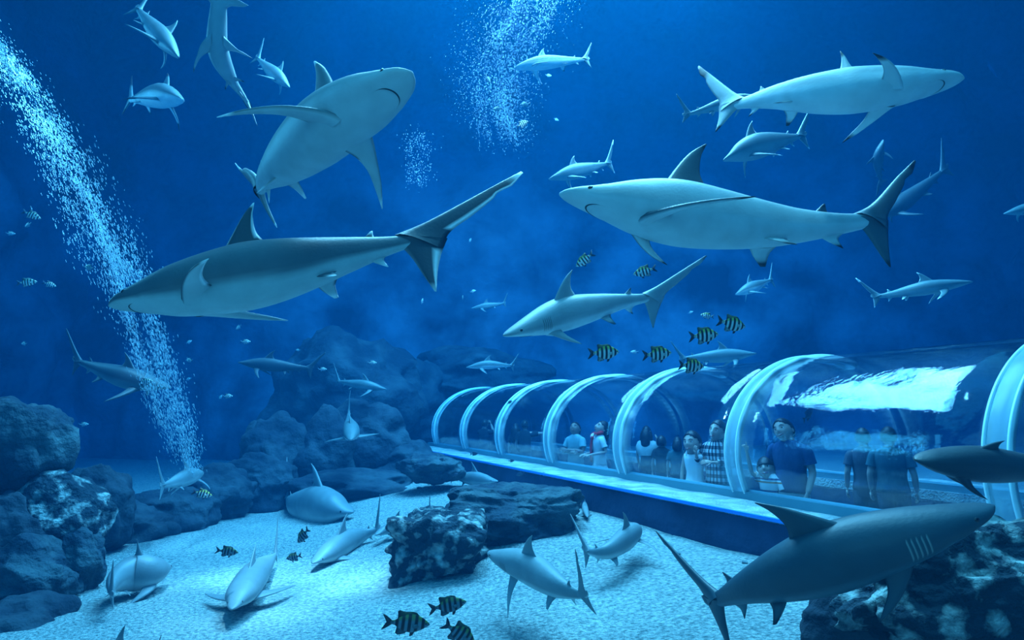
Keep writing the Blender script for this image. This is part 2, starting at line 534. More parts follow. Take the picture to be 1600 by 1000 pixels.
class SharkMesh:
    def __init__(self, P):
        self.P = P; self.V = []; self.F = []; self.C = []
    def ring_body(self):
        P = self.P; hw = P.get('fat', 1.0); hh = P.get('deep', 1.0)
        xs = set(round(x, 5) for x in np.linspace(0, 0.862, P.get('rings', 56)))
        xs |= {0.004, 0.012}
        slits = [0.172, 0.182, 0.192, 0.202, 0.211] if P.get('gills') else []
        for g in slits: xs = {x for x in xs if abs(x - g) > 0.0042}
        for g in slits: xs |= {g - 0.0028, g, g + 0.0028}
        xs = sorted(xs); n = P.get('segs', 32)
        start = len(self.V)
        hammer = P.get('hammer')
        for x in xs:
            t, b, w = interp(BODY, x, 1), interp(BODY, x, 2), interp(BODY, x, 3)
            k = smooth01((x - 0.06) / 0.12) * (1 - smooth01((x - 0.62) / 0.18))
            t *= 1 + (hh - 1) * k; b *= 1 + (hh - 1) * k; w *= 1 + (hw - 1) * k
            if hammer:
                e = math.exp(-((x - 0.035) / 0.022) ** 2)
                w += 0.13 * e; t = t * (1 - .5 * e); b = b * (1 - .3 * e)
            zc = (t + b) / 2; h = (t - b) / 2
            for i in range(n):
                a = 2 * math.pi * i / n
                c, s = math.cos(a), math.sin(a)
                ex = 0.9 if x > .1 else 0.8
                yy = w * math.copysign(abs(c) ** ex, c)
                zz = zc + h * math.copysign(abs(s) ** (1.0 if s > 0 else 0.92), s)
                # lower flank flattened on the snout
                if x < 0.12 and s < 0: zz = zc + h * (-abs(s) ** 0.75)
                gill = False
                if slits and any(abs(x - g) < 1e-6 for g in slits) and -0.42 < s < 0.42 and abs(c) > .5:
                    gill = True; yy *= 0.955
                self.V.append((x, yy, zz))
                # counter-shading: real pigmentation of the skin
                line = P.get('line', -0.25) + 0.10 * math.sin(x * 23) * 0.4
                f = smooth01((s - line) / 0.34 + 0.5)
                d, bl = P['dorsal'], P['belly']
                col = [bl[q] + (d[q] - bl[q]) * f for q in range(3)]
                if P.get('band') and 0.3 < x < 0.68:   # pale flank wedge
                    g = math.exp(-((s + 0.12) / 0.10) ** 2) * smooth01((x - .3) / .1)
                    col = [col[q] + (bl[q] * .75 - col[q]) * g * .55 for q in range(3)]
                if gill: col = list(P['gill_col']) if 'gill_col' in P else [q * 0.28 for q in col]
                self.C.append(col)
        m = len(xs)
        for j in range(m - 1):
            for i in range(n):
                a = start + j * n + i; b2 = start + j * n + (i + 1) % n
                self.F.append((a, a + n, b2 + n, b2))
        self.F.append(tuple(start + i for i in range(n)))
        self.F.append(tuple(start + (m - 1) * n + i for i in range(n))[::-1])
    def fin(self, LE, TE, place, thick, nv=12, nc=8, both=None, kind='mid', rim=True):
        """LE/TE: (chordwise, spanwise, v) outlines; place(c, s, t) -> body point"""
        P = self.P; start = len(self.V); m = 2 * nc
        if both is None: both = (P.get('fin', P['dorsal']),) * 2
        for j in range(nv + 1):
            v = j / nv
            lx, ls = poly_at(LE, v); tx, ts = poly_at(TE, v)
            th = thick * ((1 - v) ** 0.7 * 0.9 + 0.10) * (1 + 0.8 * math.exp(-v * 14))
            for i in range(m):
                if i <= nc: c = i / nc; sg = 1
                else: c = (m - i) / nc; sg = -1
                cc = c ** 1.1
                prof = (cc ** 0.5) * (1 - cc) * 1.9 + 0.02
                if i == 0 or i == nc: prof = 0
                x = lx + (tx - lx) * cc; s = ls + (ts - ls) * cc
                self.V.append(place(x, s, th * prof * sg))
                base = both[0] if sg > 0 else both[1]
                col = list(base)
                tp = P.get('tip')
                if tp:
                    tc, amount, edge = tp
                    g = smooth01((v - (1 - amount)) / 0.06 + 0.5) if kind != 'small' else smooth01((v - .6) / .2)
                    if edge and c > 1 - edge * 1.2 and v > 0.22: g = max(g, 0.9)
                    if edge and kind == 'tail' and c < edge * .3: g = max(g, 0.3)
                    col = [col[q] + (tc[q] - col[q]) * g for q in range(3)]
                self.C.append(col)
        for j in range(nv):
            for i in range(m):
                a = start + j * m + i; b = start + j * m + (i + 1) % m
                self.F.append((a, b, b + m, a + m))
        self.F.append(tuple(start + nv * m + i for i in range(m)))
    def build(self):
        P = self.P; self.ring_body()
        d, bl = P['dorsal'], P['belly']
        hh = P.get('deep', 1.0)
        ds = P.get('dorsal_size', 1.0); lean = P.get('dorsal_lean', 0.0); z0 = 0.055 * hh
        # first dorsal
        LE = [(.285, 0, 0), (.33, .048, .3), (.372, .088, .65), (.410, .112, 1)]
        TE = [(.435, 0.0, 0), (.418, .018, .14), (.400, .045, .4), (.402, .085, .75), (.416, .113, 1)]
        self.fin(LE, TE, lambda x, s, t: (x + lean * s, t + P.get('dorsal_side', 0) * s * ds, z0 + s * ds), 0.014, nv=14, nc=9)
        # second dorsal and anal
        LE = [(.655, 0, 0), (.675, .018, .5), (.695, .034, 1)]; TE = [(.722, 0, 0), (.700, .010, .35), (.700, .035, 1)]
        self.fin(LE, TE, lambda x, s, t: (x, t, .022 + s), 0.006, nv=6, nc=5, kind='small')
        LE = [(.655, 0, 0), (.680, .022, .5), (.703, .040, 1)]; TE = [(.722, 0, 0), (.703, .014, .35), (.707, .041, 1)]
        self.fin(LE, TE, lambda x, s, t: (x, t, -.024 - s), 0.006, nv=6, nc=5, both=(bl, bl), kind='small')
        # pelvics
        for sg in (1, -1):
            LE = [(.515, 0, 0), (.535, .03, .5), (.560, .058, 1)]; TE = [(.580, 0, 0), (.570, .02, .35), (.572, .058, 1)]
            self.fin(LE, TE, lambda x, s, t, sg=sg: (x, sg * (.020 + s * .75), -.045 * hh - s * .62 + t), 0.007, nv=6, nc=5, both=(d, bl), kind='small')
        # pectorals
        for sg, key in ((1, 'left'), (-1, 'right')):
            droop, sweep, size = P.get('pec_' + key, (30, 0, 1.0))
            dr = math.radians(droop); curl = math.radians(P.get('curl', 18))
            LE = [(.205, 0, 0), (.240, .070, .35), (.285, .135, .7), (.335, .185, 1)]
            TE = [(.292, 0, 0), (.285, .035, .22), (.290, .085, .5), (.316, .142, .78), (.339, .186, 1)]
            def place(x, s, t, sg=sg, dr=dr, sweep=sweep, size=size):
                s2 = s * size
                a = dr + curl * (s / .185) ** 1.5
                x2 = .205 + (x - .205) * (0.6 + 0.4 * size) + sweep * s2
                y = .034 + math.cos(dr) * s2 * .5 + math.cos(a) * s2 * .5
                z = -.040 * hh - math.sin(dr) * s2 * .5 - math.sin(a) * s2 * .5
                # small incidence: leading edge lower than trailing edge
                z += (x - .25) * (P.get('inc_left', .15) if sg > 0 else P.get('inc_right', .15))
                return (x2, sg * (y + t * math.sin(a)), z + t * math.cos(a))
            self.fin(LE, TE, place, 0.013, nv=14, nc=9, both=(P.get('fin', d), bl))
        # caudal
        cs = P.get('tail_size', 1.0); cr = math.radians(P.get('tail_rot', 0)); cl = P.get('lower_size', 1.0)
        def ptail(x, s, t):
            if s < 0: s *= cl
            dx, dz = (x - .78) * cs, s * cs
            return (.78 + dx * math.cos(cr) - dz * math.sin(cr), t, dx * math.sin(cr) + dz * math.cos(cr))
        LE = [(.752, .012, 0), (.80, .045, .22), (.87, .105, .55), (.935, .162, .82), (.985, .205, 1)]
        TE = [(.842, -.012, 0), (.852, .028, .16), (.892, .075, .45), (.932, .125, .72), (.944, .148, .80), (.962, .156, .84), (.99, .202, 1)]
        self.fin(LE, TE, ptail, 0.014, nv=22, nc=8, kind='tail')
        LE = [(.752, .0, 0), (.785, -.035, .35), (.812, -.075, .7), (.835, -.108, 1)]
        TE = [(.850, .015, 0), (.842, -.020, .25), (.838, -.060, .6), (.839, -.109, 1)]
        self.fin(LE, TE, ptail, 0.012, nv=12, nc=7, kind='tail')

def hint_vec(h):
    return (cR * h[0] + cU * h[1] - cF * h[2]).normalized()

class Spine:
    def __init__(self, pts, ups, L=None):
        self.tab = [(p[0], p[1].x, p[1].y, p[1].z) for p in pts]
        self.ups = ups
        n = 60; x0, x1 = 0.0, 0.8
        tot = 0; prev = self.c(0)
        for i in range(1, n + 1):
            q = self.c(x0 + (x1 - x0) * i / n); tot += (q - prev).length; prev = q
        self.L = L or tot / (x1 - x0)
    def c(self, x):
        t = self.tab
        if x > t[-1][0]:
            a = Vector([interp(t, t[-1][0], k) for k in (1, 2, 3)]); e = 0.01
            b = Vector([interp(t, t[-1][0] - e, k) for k in (1, 2, 3)])
            return a + (a - b) / e * (x - t[-1][0])
        return Vector([interp(t, x, k) for k in (1, 2, 3)])
    def frame(self, x):
        e = 0.012
        if x < e: T = self.c(2 * e) - self.c(0)
        else: T = self.c(x + e) - self.c(x - e)
        T.normalize()
        f = smooth01(x)
        h = self.ups[0] * (1 - f) + self.ups[-1] * f
        U = (h - T * T.dot(h)).normalized()
        S = U.cross(-T).normalized()
        return T, U, S
    def map(self, p):
        x, y, z = p
        T, U, S = self.frame(max(0, x))
        return self.c(x) + (S * y + U * z) * self.L

def sph(c, r, n=10, m=8, sc3=(1, 1, 1)):
    V, F = [], []
    for j in range(m + 1):
        th = math.pi * j / m
        for i in range(n):
            a = 2 * math.pi * i / n
            V.append((c[0] + r * sc3[0] * math.sin(th) * math.cos(a), c[1] + r * sc3[1] * math.sin(th) * math.sin(a), c[2] + r * sc3[2] * math.cos(th)))
    for j in range(m):
        for i in range(n):
            a = j * n + i; b = j * n + (i + 1) % n
            F.append((a, b, b + n, a + n))
    return V, F

def make_shark(ctrl, up, label, P, group=None, name='shark'):
    pts = []
    for c in ctrl:
        if isinstance(c[1], Vector): pts.append((c[0], c[1]))
        elif c[3] == 's': pts.append((c[0], on_sand(c[1], c[2], c[4])))
        else: pts.append((c[0], at(c[1], c[2], c[3])))
    ups = [hint_vec(h) for h in (up if isinstance(up, list) else [up])]
    sp = Spine(pts, ups, P.get('L'))
    sm = SharkMesh(P); sm.build()
    cache = {}
    V = [sp.map(p) for p in sm.V]
    root_loc = sp.c(0.35)
    o = mesh_obj(name, V, sm.F, M_SKIN, colors=sm.C, loc=root_loc)
    tag(o, label, 'shark', group)
    hh = P.get('deep', 1.0)
    if P.get('detail', True):
        for sg in (1, -1):
            w = interp(BODY, .070, 3); ex, ez = 0.070, 0.006
            if P.get('hammer'): continue
            ev, ef = sph((ex, sg * (w * .93), ez), 0.0062, sc3=(1.1, .55, 1))
            e = mesh_obj('eye', [sp.map(q) for q in ev], ef, M_EYE, loc=root_loc)
            e.parent = o; e.location = (0, 0, 0)
        # mouth: crescent under the snout
        path = []
        N = 18
        for i in range(N + 1):
            a = math.pi * i / N
            x = 0.118 - 0.050 * math.sin(a) ** 0.8; y = 0.031 * math.cos(a)
            t, b, w = interp(BODY, x, 1), interp(BODY, x, 2), interp(BODY, x, 3)
            zc = (t + b) / 2; h = (t - b) / 2
            cc = min(.999, abs(y) / w) ** (1 / .85); s = math.sqrt(1 - cc * cc)
            zz = zc - h * s ** 0.78
            path.append(Vector((x, y, zz + .0004)))
        V2 = []; F2 = []; r = 0.0022
        for i, q in enumerate(path):
            k = math.sin(math.pi * i / N) ** .5 + .15
            for dx, dz in ((-1, 0), (0, 1), (1, 0), (0, -1)):
                V2.append(sp.map((q.x + dx * r * k, q.y, q.z + dz * r * k)))
        for i in range(N):
            for j in range(4):
                a = i * 4 + j; b = i * 4 + (j + 1) % 4
                F2.append((a, b, b + 4, a + 4))
        e = mesh_obj('mouth', V2, F2, M_MOUTH, loc=root_loc)
        e.parent = o; e.location = (0, 0, 0)
    return o

GREY = (0.20, 0.27, 0.29); LIGHT = (0.11, 0.18, 0.20); DARK = (0.05, 0.08, 0.10); BELLY = (0.66, 0.72, 0.72)
WHITE = (0.92, 0.94, 0.93); BLACK = (0.012, 0.018, 0.025)
def P_(**k):
    d = dict(dorsal=GREY, belly=BELLY, rings=56, segs=28)
    d.update(k); return d

# --- the six large ones
make_shark([(0, 170, 477, 2.62), (.10, 222, 466, 2.64), (.35, 385, 432, 2.72), (.60, 530, 400, 2.85), (.78, 640, 377, 2.98), (1.0, 762, 352, 3.1)],
           (0.05, .86, -.42), 'large dark shark with white edged fins, swimming left, leftmost of the big ones',
           P_(dorsal=(0.075, 0.12, 0.14), fin=(.03, .05, .065), belly=(.46, .55, .55), tip=(WHITE, .08, .16), fat=1.15, deep=1.22, rings=80, segs=40,
              pec_left=(2, -.1, 1.0), pec_right=(2, .6, .8), tail_size=1.42, tail_rot=-21, dorsal_size=1.4, line=-.52))
make_shark([(0, 644, 112, 2.35), (.10, 606, 140, 2.44), (.30, 520, 192, 2.66), (.55, 442, 256, 3.05), (.78, 407, 296, 3.40), (1.0, 424, 348, 3.62)],
           [(0.107, .93, -.38), (-.55, .8, -.3)], 'big shark seen from below with its mouth showing, white tipped fins, top centre left',
           P_(dorsal=(0.30, 0.36, 0.37), belly=(.50, .57, .58), tip=(WHITE, .11, .09), fat=1.18, deep=1.0, rings=80, segs=40, line=.05,
              pec_left=(12, .15, .85), pec_right=(5, .15, 1.02), inc_left=-.55, curl=8, tail_size=1.3, tail_rot=15, dorsal_size=1.5, fin=(.14, .2, .22)))
make_shark([(0, 1506, 122, 3.05), (.12, 1440, 131, 3.05), (.36, 1325, 142, 3.12), (.60, 1220, 150, 3.35), (.78, 1152, 163, 3.6), (1.0, 1085, 178, 3.9)],
           (-.05, .80, -.58), 'pale shark with dark fin tips gliding right near the top right corner',
           P_(dorsal=(.36, .43, .44), tip=(BLACK, .22, 0), fat=1.1, deep=1.06, rings=80, segs=40, band=True,
              pec_right=(-4, -.05, .70), pec_left=(8, .3, .75), tail_size=1.3, tail_rot=-6, lower_size=.7, line=-.1, dorsal_lean=0.25, dorsal_size=1.2))
make_shark([(0, 874, 302, 2.95), (.12, 950, 316, 2.93), (.36, 1070, 335, 2.95), (.60, 1230, 352, 3.05), (.78, 1350, 345, 3.15), (1.0, 1440, 318, 3.3)],
           (0, .90, -.30), 'large pale shark swimming left at centre right, tall dark dorsal fin, white flank',
           P_(dorsal=(.46, .52, .52), fin=(.07, .11, .13), belly=(.60, .67, .67), tip=(BLACK, .13, 0), fat=1.1, deep=1.02, rings=80, segs=40, band=True,
              pec_left=(10, .35, 1.0), pec_right=(75, .3, .45), curl=6, tail_size=1.05, tail_rot=-22, dorsal_size=1.3, dorsal_lean=.12, line=-.2))
make_shark([(0, 786, 524, 3.75), (.12, 824, 511, 3.82), (.36, 884, 490, 4.0), (.60, 955, 474, 4.2), (.78, 1012, 465, 4.35), (1.0, 1078, 452, 4.5)],
           (.05, .97, .12), 'slender shark swimming left and down above the tunnel, mid picture',
           P_(dorsal=(.30, .36, .37), tip=(DARK, .05, 0), fat=1.0, deep=.95, gills=True, rings=70, segs=32,
              pec_left=(45, .3, .6), pec_right=(60, .3, .45), tail_size=1.2, tail_rot=-20, dorsal_size=1.1))
make_shark([(0, 1553, 789, 2.2), (.12, 1470, 818, 2.2), (.36, 1298, 872, 2.3), (.60, 1182, 912, 2.5), (.78, 1122, 937, 2.75), (1.0, 1076, 955, 3.0)],
           (-.16, .95, .10), 'dark shark with bright gill slits swimming right, lower right corner above the boulder',
           P_(dorsal=(0.025, 0.07, 0.095), belly=(.06, .14, .18), gill_col=(.30, .36, .35), tip=(BLACK, .06, 0), fat=1.15, deep=1.0, gills=True, rings=80, segs=40,
              pec_right=(60, .1, .6), pec_left=(60, 0, .6), tail_size=1.05, tail_rot=8, line=-.45, lower_size=1.4, dorsal_size=1.1, dorsal_lean=.3))

# --- smaller and farther ones in open water
make_shark([(0, 345, -16, 4.3), (.12, 341, 22, 4.35), (.28, 340, 75, 4.45), (.60, 362, 125, 4.75), (.78, 386, 160, 4.95), (1.0, 406, 205, 5.1)],
           (-.42, .44, -.79), 'hammerhead shark seen from below, head cut by the top edge',
           P_(dorsal=(.26, .33, .35), belly=(.34, .42, .44), tip=(BLACK, .12, 0), hammer=True, fat=.95, pec_left=(5, .1, .8), pec_right=(5, .3, .8), tail_size=1.2, detail=False, line=0))
FAR = dict(rings=44, segs=20)
def far(ctrl, up, label, **k):
    d = dict(FAR, belly=(.30, .40, .42)); d.setdefault('detail', False); d.update(k)
    g = d.pop('group', 'distant sharks')
    return make_shark(ctrl, up, label, P_(**d), g)
far([(0, 804, 106, 8.2), (.36, 850, 98, 8.2), (.78, 912, 93, 8.4), (1, 935, 92, 8.5)], (0, .95, -.3), 'small pale shark swimming left at the top, right of the bubble cloud', dorsal=LIGHT, belly=WHITE, tip=(DARK, .1, 0), dorsal_size=1.1)
far([(0, 284, 154, 7.6), (.36, 250, 150, 8.0), (.78, 205, 156, 8.6), (1, 188, 160, 9)], (0, .9, -.35), 'small shark heading right below the top left corner, dark fin on its back', dorsal=LIGHT, belly=WHITE, tip=(BLACK, .4, 0), fat=1.1)
far([(0, 857, 280, 8.6), (.36, 900, 268, 8.7), (.78, 948, 256, 9.0), (1, 968, 250, 9.2)], (0, .95, -.2), 'faint white tipped shark swimming left just above the large pale one', dorsal=LIGHT, tip=(WHITE, .15, .05), deep=1.1, tail_size=1.15)
far([(0, 1130, 250, 6.4), (.36, 1182, 229, 6.5), (.78, 1248, 213, 6.9), (1, 1284, 206, 7.1)], (.0, .95, -.2), 'faint shark swimming left between the two big sharks at the right', dorsal=LIGHT, tip=(WHITE, .1, .05), deep=1.15, fat=1.1)
far([(0, 1190, 150, 6.0), (.36, 1140, 160, 6.1), (.78, 1078, 178, 6.3), (1, 1046, 184, 6.4)], (0, .95, .1), 'shark half hidden behind the tail of the pale top right shark', dorsal=LIGHT, tail_rot=18)
far([(0, 1520, 440, 6.8), (.36, 1448, 450, 6.9), (.78, 1374, 463, 7.2), (1, 1338, 466, 7.3)], (0, .95, -.1), 'slim pale shark swimming right at the right edge, white fin tips', dorsal=LIGHT, tip=(WHITE, .15, .05), deep=.9)
far([(0, 1149, 460, 9.5), (.36, 1175, 449, 9.6), (.78, 1203, 438, 10), (1, 1216, 434, 10.1)], (0, .95, -.3), 'tiny shark with an open pale belly below the large pale shark', dorsal=LIGHT, belly=WHITE, tail_size=1.1)
far([(0, 728, 574, 11.3), (.36, 762, 570, 11.3), (.78, 798, 571, 11.4), (1, 812, 570, 11.5)], (0, 1, 0), 'faint shark hovering above the far end of the tunnel', dorsal=LIGHT, belly=WHITE)
far([(0, 604, 608, 10.6), (.36, 570, 602, 10.6), (.78, 530, 596, 10.8), (1, 516, 594, 11)], (0, 1, 0), 'faint shark swimming right over the back rocks', dorsal=LIGHT, tail_rot=20)
far([(0, 548, 687, 8.6), (.30, 549, 674, 9.0), (.6, 546, 660, 9.5), (.78, 545, 648, 9.8), (1, 552, 636, 10)], (0, .85, .3), 'small pale shark facing the camera in front of the back rocks', dorsal=LIGHT, belly=WHITE, pec_left=(4, 0, 1.2), pec_right=(4, 0, 1.2), fat=1.2)
far([(0, 372, 566, 9.0), (.36, 420, 570, 9.0), (.78, 480, 575, 9.0), (1, 508, 574, 9.0)], (0, 1, 0), 'dark shark with a broad tail fin left of the back rocks', dorsal=DARK, belly=DARK, tail_rot=-8)
far([(0, 268, 606, 7.2), (.36, 198, 590, 7.3), (.78, 125, 566, 7.5), (1, 95, 556, 7.6)], (0, 1, 0), 'dark shark swimming right behind the left bubble column', dorsal=DARK, belly=GREY)
far([(0, 278, 88, 6.6), (.36, 250, 55, 6.9), (.78, 217, 16, 7.2), (1, 203, 0, 7.3)], (.6, .75, -.3), 'faint shark diving to the right in the top left corner', dorsal=LIGHT, deep=.9)
far([(0, 452, 136, 8.4), (.36, 430, 116, 8.6), (.78, 404, 92, 8.9), (1, 392, 78, 9)], (.6, .75, 0), 'faint shark diving right between the hammerhead and the big belly up shark', dorsal=LIGHT)
far([(0, 1372, 340, 8.6), (.36, 1408, 318, 8.6), (.78, 1472, 268, 8.8), (1, 1500, 245, 8.9)], (-.4, .9, 0), 'dark shark climbing to the right behind the tail of the large pale shark', dorsal=DARK, belly=DARK, tail_rot=10)
far([(0, 1380, 218, 8.8), (.36, 1372, 248, 8.9), (.78, 1376, 282, 9.2), (1, 1386, 300, 9.3)], (-.9, .3, .2), 'dark curved shark silhouette right of the two big sharks', dorsal=DARK, belly=DARK)
far([(0, 1568, 334, 8), (.36, 1610, 326, 8), (.78, 1664, 320, 8), (1, 1690, 316, 8)], (0, 1, 0), 'pale shark cut by the right edge of the picture', dorsal=LIGHT)
far([(0, 1182, 552, 9.4), (.36, 1130, 556, 9.4), (.78, 1070, 560, 9.4), (1, 1050, 562, 9.4)], (0, 1, 0), 'faint shark above the tunnel behind the striped fish', dorsal=LIGHT)
far([(0, 735, 482, 13), (.36, 760, 478, 13), (.78, 786, 474, 13), (1, 797, 471, 13)], (0, 1, 0), 'very faint shark in the far water left of the slender shark', dorsal=LIGHT)
far([(0, 1430, 718, 2.7), (.2, 1482, 722, 2.75), (.45, 1570, 728, 2.8), (.78, 1700, 736, 2.9), (1, 1780, 744, 3.0)], (0, .95, .25), 'dark shark passing in front of the tunnel at the right edge', dorsal=(.03, .05, .06), belly=(.04, .07, .08), pec_left=(70, .6, .5), pec_right=(70, .6, .5), dorsal_size=.45, deep=.85, tip=None)

# --- on and just above the sand
def low(ctrl, up, label, **k):
    d = dict(rings=60, segs=28, dorsal=(.17, .24, .27), belly=(.42, .5, .52)); d.update(k)
    return make_shark(ctrl, up, label, P_(**d), 'sharks on the sand')
low([(0, 266, 884, 's', .16), (.22, 236, 893, 's', .18), (.42, 205, 896, 's', .18), (.60, 182, 906, 's', .18), (.75, 174, 922, 's', .17), (.9, 180, 938, 's', .16), (1, 190, 946, 's', .16)],
    (0, 1, 0), 'grey shark curled on the sand by the left rocks, tail towards us', tail_rot=20, fat=1.3, deep=1.3, tail_size=.7, pec_right=(20, .1, .9), pec_left=(5, .1, 1.0), L=1.45)
low([(0, 362, 952, 's', .14), (.2, 378, 926, 's', .15), (.42, 400, 896, 's', .15), (.6, 416, 880, 's', .14), (.78, 430, 868, 's', .14), (1, 436, 858, 's', .14)],
    (0, 1, 0), 'grey shark on the bright sand facing us, pectoral fins spread, lower left', pec_left=(4, 0, 1.3), pec_right=(4, 0, 1.3), curl=6, dorsal_size=1.15, tail_rot=25, tail_size=.95, L=1.25, fat=1.5, deep=1.15)
low([(0, 488, 880, 's', .09), (.2, 512, 864, 's', .10), (.42, 542, 846, 's', .10), (.6, 566, 836, 's', .10), (.78, 588, 828, 's', .11), (1, 603, 816, 's', .14)],
    (0, 1, 0), 'grey shark resting on bright sand facing left, left of the front boulder', pec_left=(6, 0, 1.0), pec_right=(6, 0, 1.0), dorsal_size=1.3, tail_rot=20, fat=1.2, deep=1.15)
low([(0, 586, 836, 's', .12), (.2, 602, 828, 's', .12), (.42, 628, 820, 's', .12), (.78, 668, 806, 's', .13), (1, 684, 800, 's', .14)],
    (0, 1, 0), 'grey shark with its rear half behind the front boulder', dorsal_size=1.2, tail_rot=15)
low([(0, 552, 800, 's', .09), (.2, 520, 795, 's', .14), (.42, 490, 790, 's', .14), (.6, 462, 788, 's', .14), (.78, 450, 780, 's', .14), (1, 448, 766, 's', .2)],
    (0, 1, 0), 'broad grey shark at the far left edge of the sand, tall dorsal fin', deep=1.3, fat=1.2, dorsal_size=1.2)
low([(0, 778, 752, 's', .09), (.36, 742, 748, 's', .10), (.78, 708, 744, 's', .14), (1, 695, 738, 's', .14)],
    (0, 1, 0), 'grey shark behind the rear boulder beside the tunnel plinth', dorsal_size=1.3, deep=1.2)
low([(0, 764, 861, 's', .38), (.12, 786, 871, 's', .38), (.36, 832, 890, 's', .36), (.60, 876, 917, 's', .34), (.78, 908, 929, 's', .32), (1, 940, 932, 's', .32)],
    (0.1, .85, .5), 'grey shark swimming left over the sand in front of the boulders', dorsal=(.20, .28, .31), belly=(.55, .63, .64), pec_left=(35, -.05, 1.0), pec_right=(45, 0, .8), tail_rot=10, gills=True, line=-.35)
low([(0, 990, 822, 's', .2), (.2, 990, 830, 's', .22), (.42, 972, 846, 's', .22), (.6, 946, 862, 's', .22), (.78, 920, 862, 's', .22), (1, 893, 852, 's', .22)],
    (0, 1, 0), 'grey shark seen from behind by the plinth wall, right of the boulders', pec_left=(6, 0, 1.1), pec_right=(6, 0, 1.1), dorsal_size=1.2, belly=(.5, .57, .58))
low([(0, 918, 808, 's', .05), (.36, 914, 794, 's', .06), (.78, 914, 780, 's', .07), (1, 914, 774, 's', .1)],
    (0, 1, 0), 'small pale shark against the dark plinth at the end of the rear boulder', fat=1.2, L=.45)
low([(0, 115, 1082, 's', .14), (.36, 184, 1026, 's', .14), (.78, 240, 1026, 's', .14), (1, 262, 1024, 's', .14)],
    (0, 1, 0), 'dark backed shark cut by the bottom edge, lower left', dorsal=(.12, .18, .2), L=1.0, tail_size=.6)
low([(0, 316, 738, 7.6), (.3, 298, 744, 7.3), (.55, 276, 752, 6.9), (.78, 256, 758, 6.6), (1, 238, 760, 6.4)],
    (-.1, .95, .1), 'pale shark near the foot of the left bubble column, forked tail towards us', tail_rot=10, lower_size=1.2, fat=1.1)
# ------------------------------------------------------------------ boulders
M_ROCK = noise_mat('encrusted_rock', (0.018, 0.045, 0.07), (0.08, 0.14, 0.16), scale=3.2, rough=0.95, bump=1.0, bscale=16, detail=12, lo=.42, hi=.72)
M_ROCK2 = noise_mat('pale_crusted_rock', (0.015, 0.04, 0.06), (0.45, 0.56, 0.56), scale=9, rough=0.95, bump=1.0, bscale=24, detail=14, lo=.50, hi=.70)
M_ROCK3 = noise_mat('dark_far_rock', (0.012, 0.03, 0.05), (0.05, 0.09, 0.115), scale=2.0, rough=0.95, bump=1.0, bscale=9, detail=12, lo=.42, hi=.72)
def boulder(px, py, d, rx, ry, label, mat=M_ROCK, seed=0, rd=None, sub=5, rough=.34, boxy=0.0, group=None, sand_z=None):
    c = at(px, py, d)
    k = d / FPX
    R = Vector((rx * k, (rd or rx * .85) * k, ry * k))
    bm = bmesh.new()
    bmesh.ops.create_icosphere(bm, subdivisions=sub, radius=1.0)
    V = []
    for v in bm.verts:
        n = v.co.normalized()
        if boxy:
            m = max(abs(n.x), abs(n.y), abs(n.z)); n2 = n / m
            p = n * (1 - boxy) + n2 * boxy * .82
        else: p = n.copy()
        q = n * 1.15 + Vector((seed * 3.7, seed * 1.3, 0))
        f = 1 + rough * noise.fractal(q, 0.9, 2.1, 6) * .8
        w = noise.cell(n * 2.2 + Vector((seed, 0, 0)))
        f += .09 * (w - .5) * rough / .34
        f += .05 * abs(noise.noise(n * 7 + Vector((seed, 3, 1)))) 
        p = p * f
        v.co = Vector((p.x * R.x, p.y * R.y, p.z * R.z))
    me = bpy.data.meshes.new('boulder')
    bmesh.ops.smooth_vert(bm, verts=bm.verts, factor=.4, use_axis_x=True, use_axis_y=True, use_axis_z=True)
    bm.to_mesh(me); bm.free()
    me.polygons.foreach_set('use_smooth', [True] * len(me.polygons))
    me.materials.append(mat)
    o = bpy.data.objects.new('boulder', me); COL.objects.link(o)
    o.location = c
    return tag(o, label, 'rock', group)

boulder(686, 856, 5.25, 80, 64, 'craggy boulder with white crust on its top left, front one of the middle pair', M_ROCK2, 2, rd=85, sub=6, boxy=.55)
boulder(808, 800, 6.0, 108, 46, 'long dark boulder behind the craggy one, beside the tunnel plinth', M_ROCK, 5, rd=90, sub=6, boxy=.6, rough=.3)
boulder(740, 812, 6.0, 48, 34, 'low rock joining the two middle boulders', M_ROCK, 8, boxy=.4)
boulder(1535, 928, 2.5, 200, 112, 'huge dark boulder with pale crust filling the lower right corner', M_ROCK2, 4, rd=100, sub=6, rough=.4)
boulder(1345, 1000, 2.62, 95, 85, 'dark rounded boulder at the bottom edge, right', M_ROCK3, 13, sub=5, rough=.25)
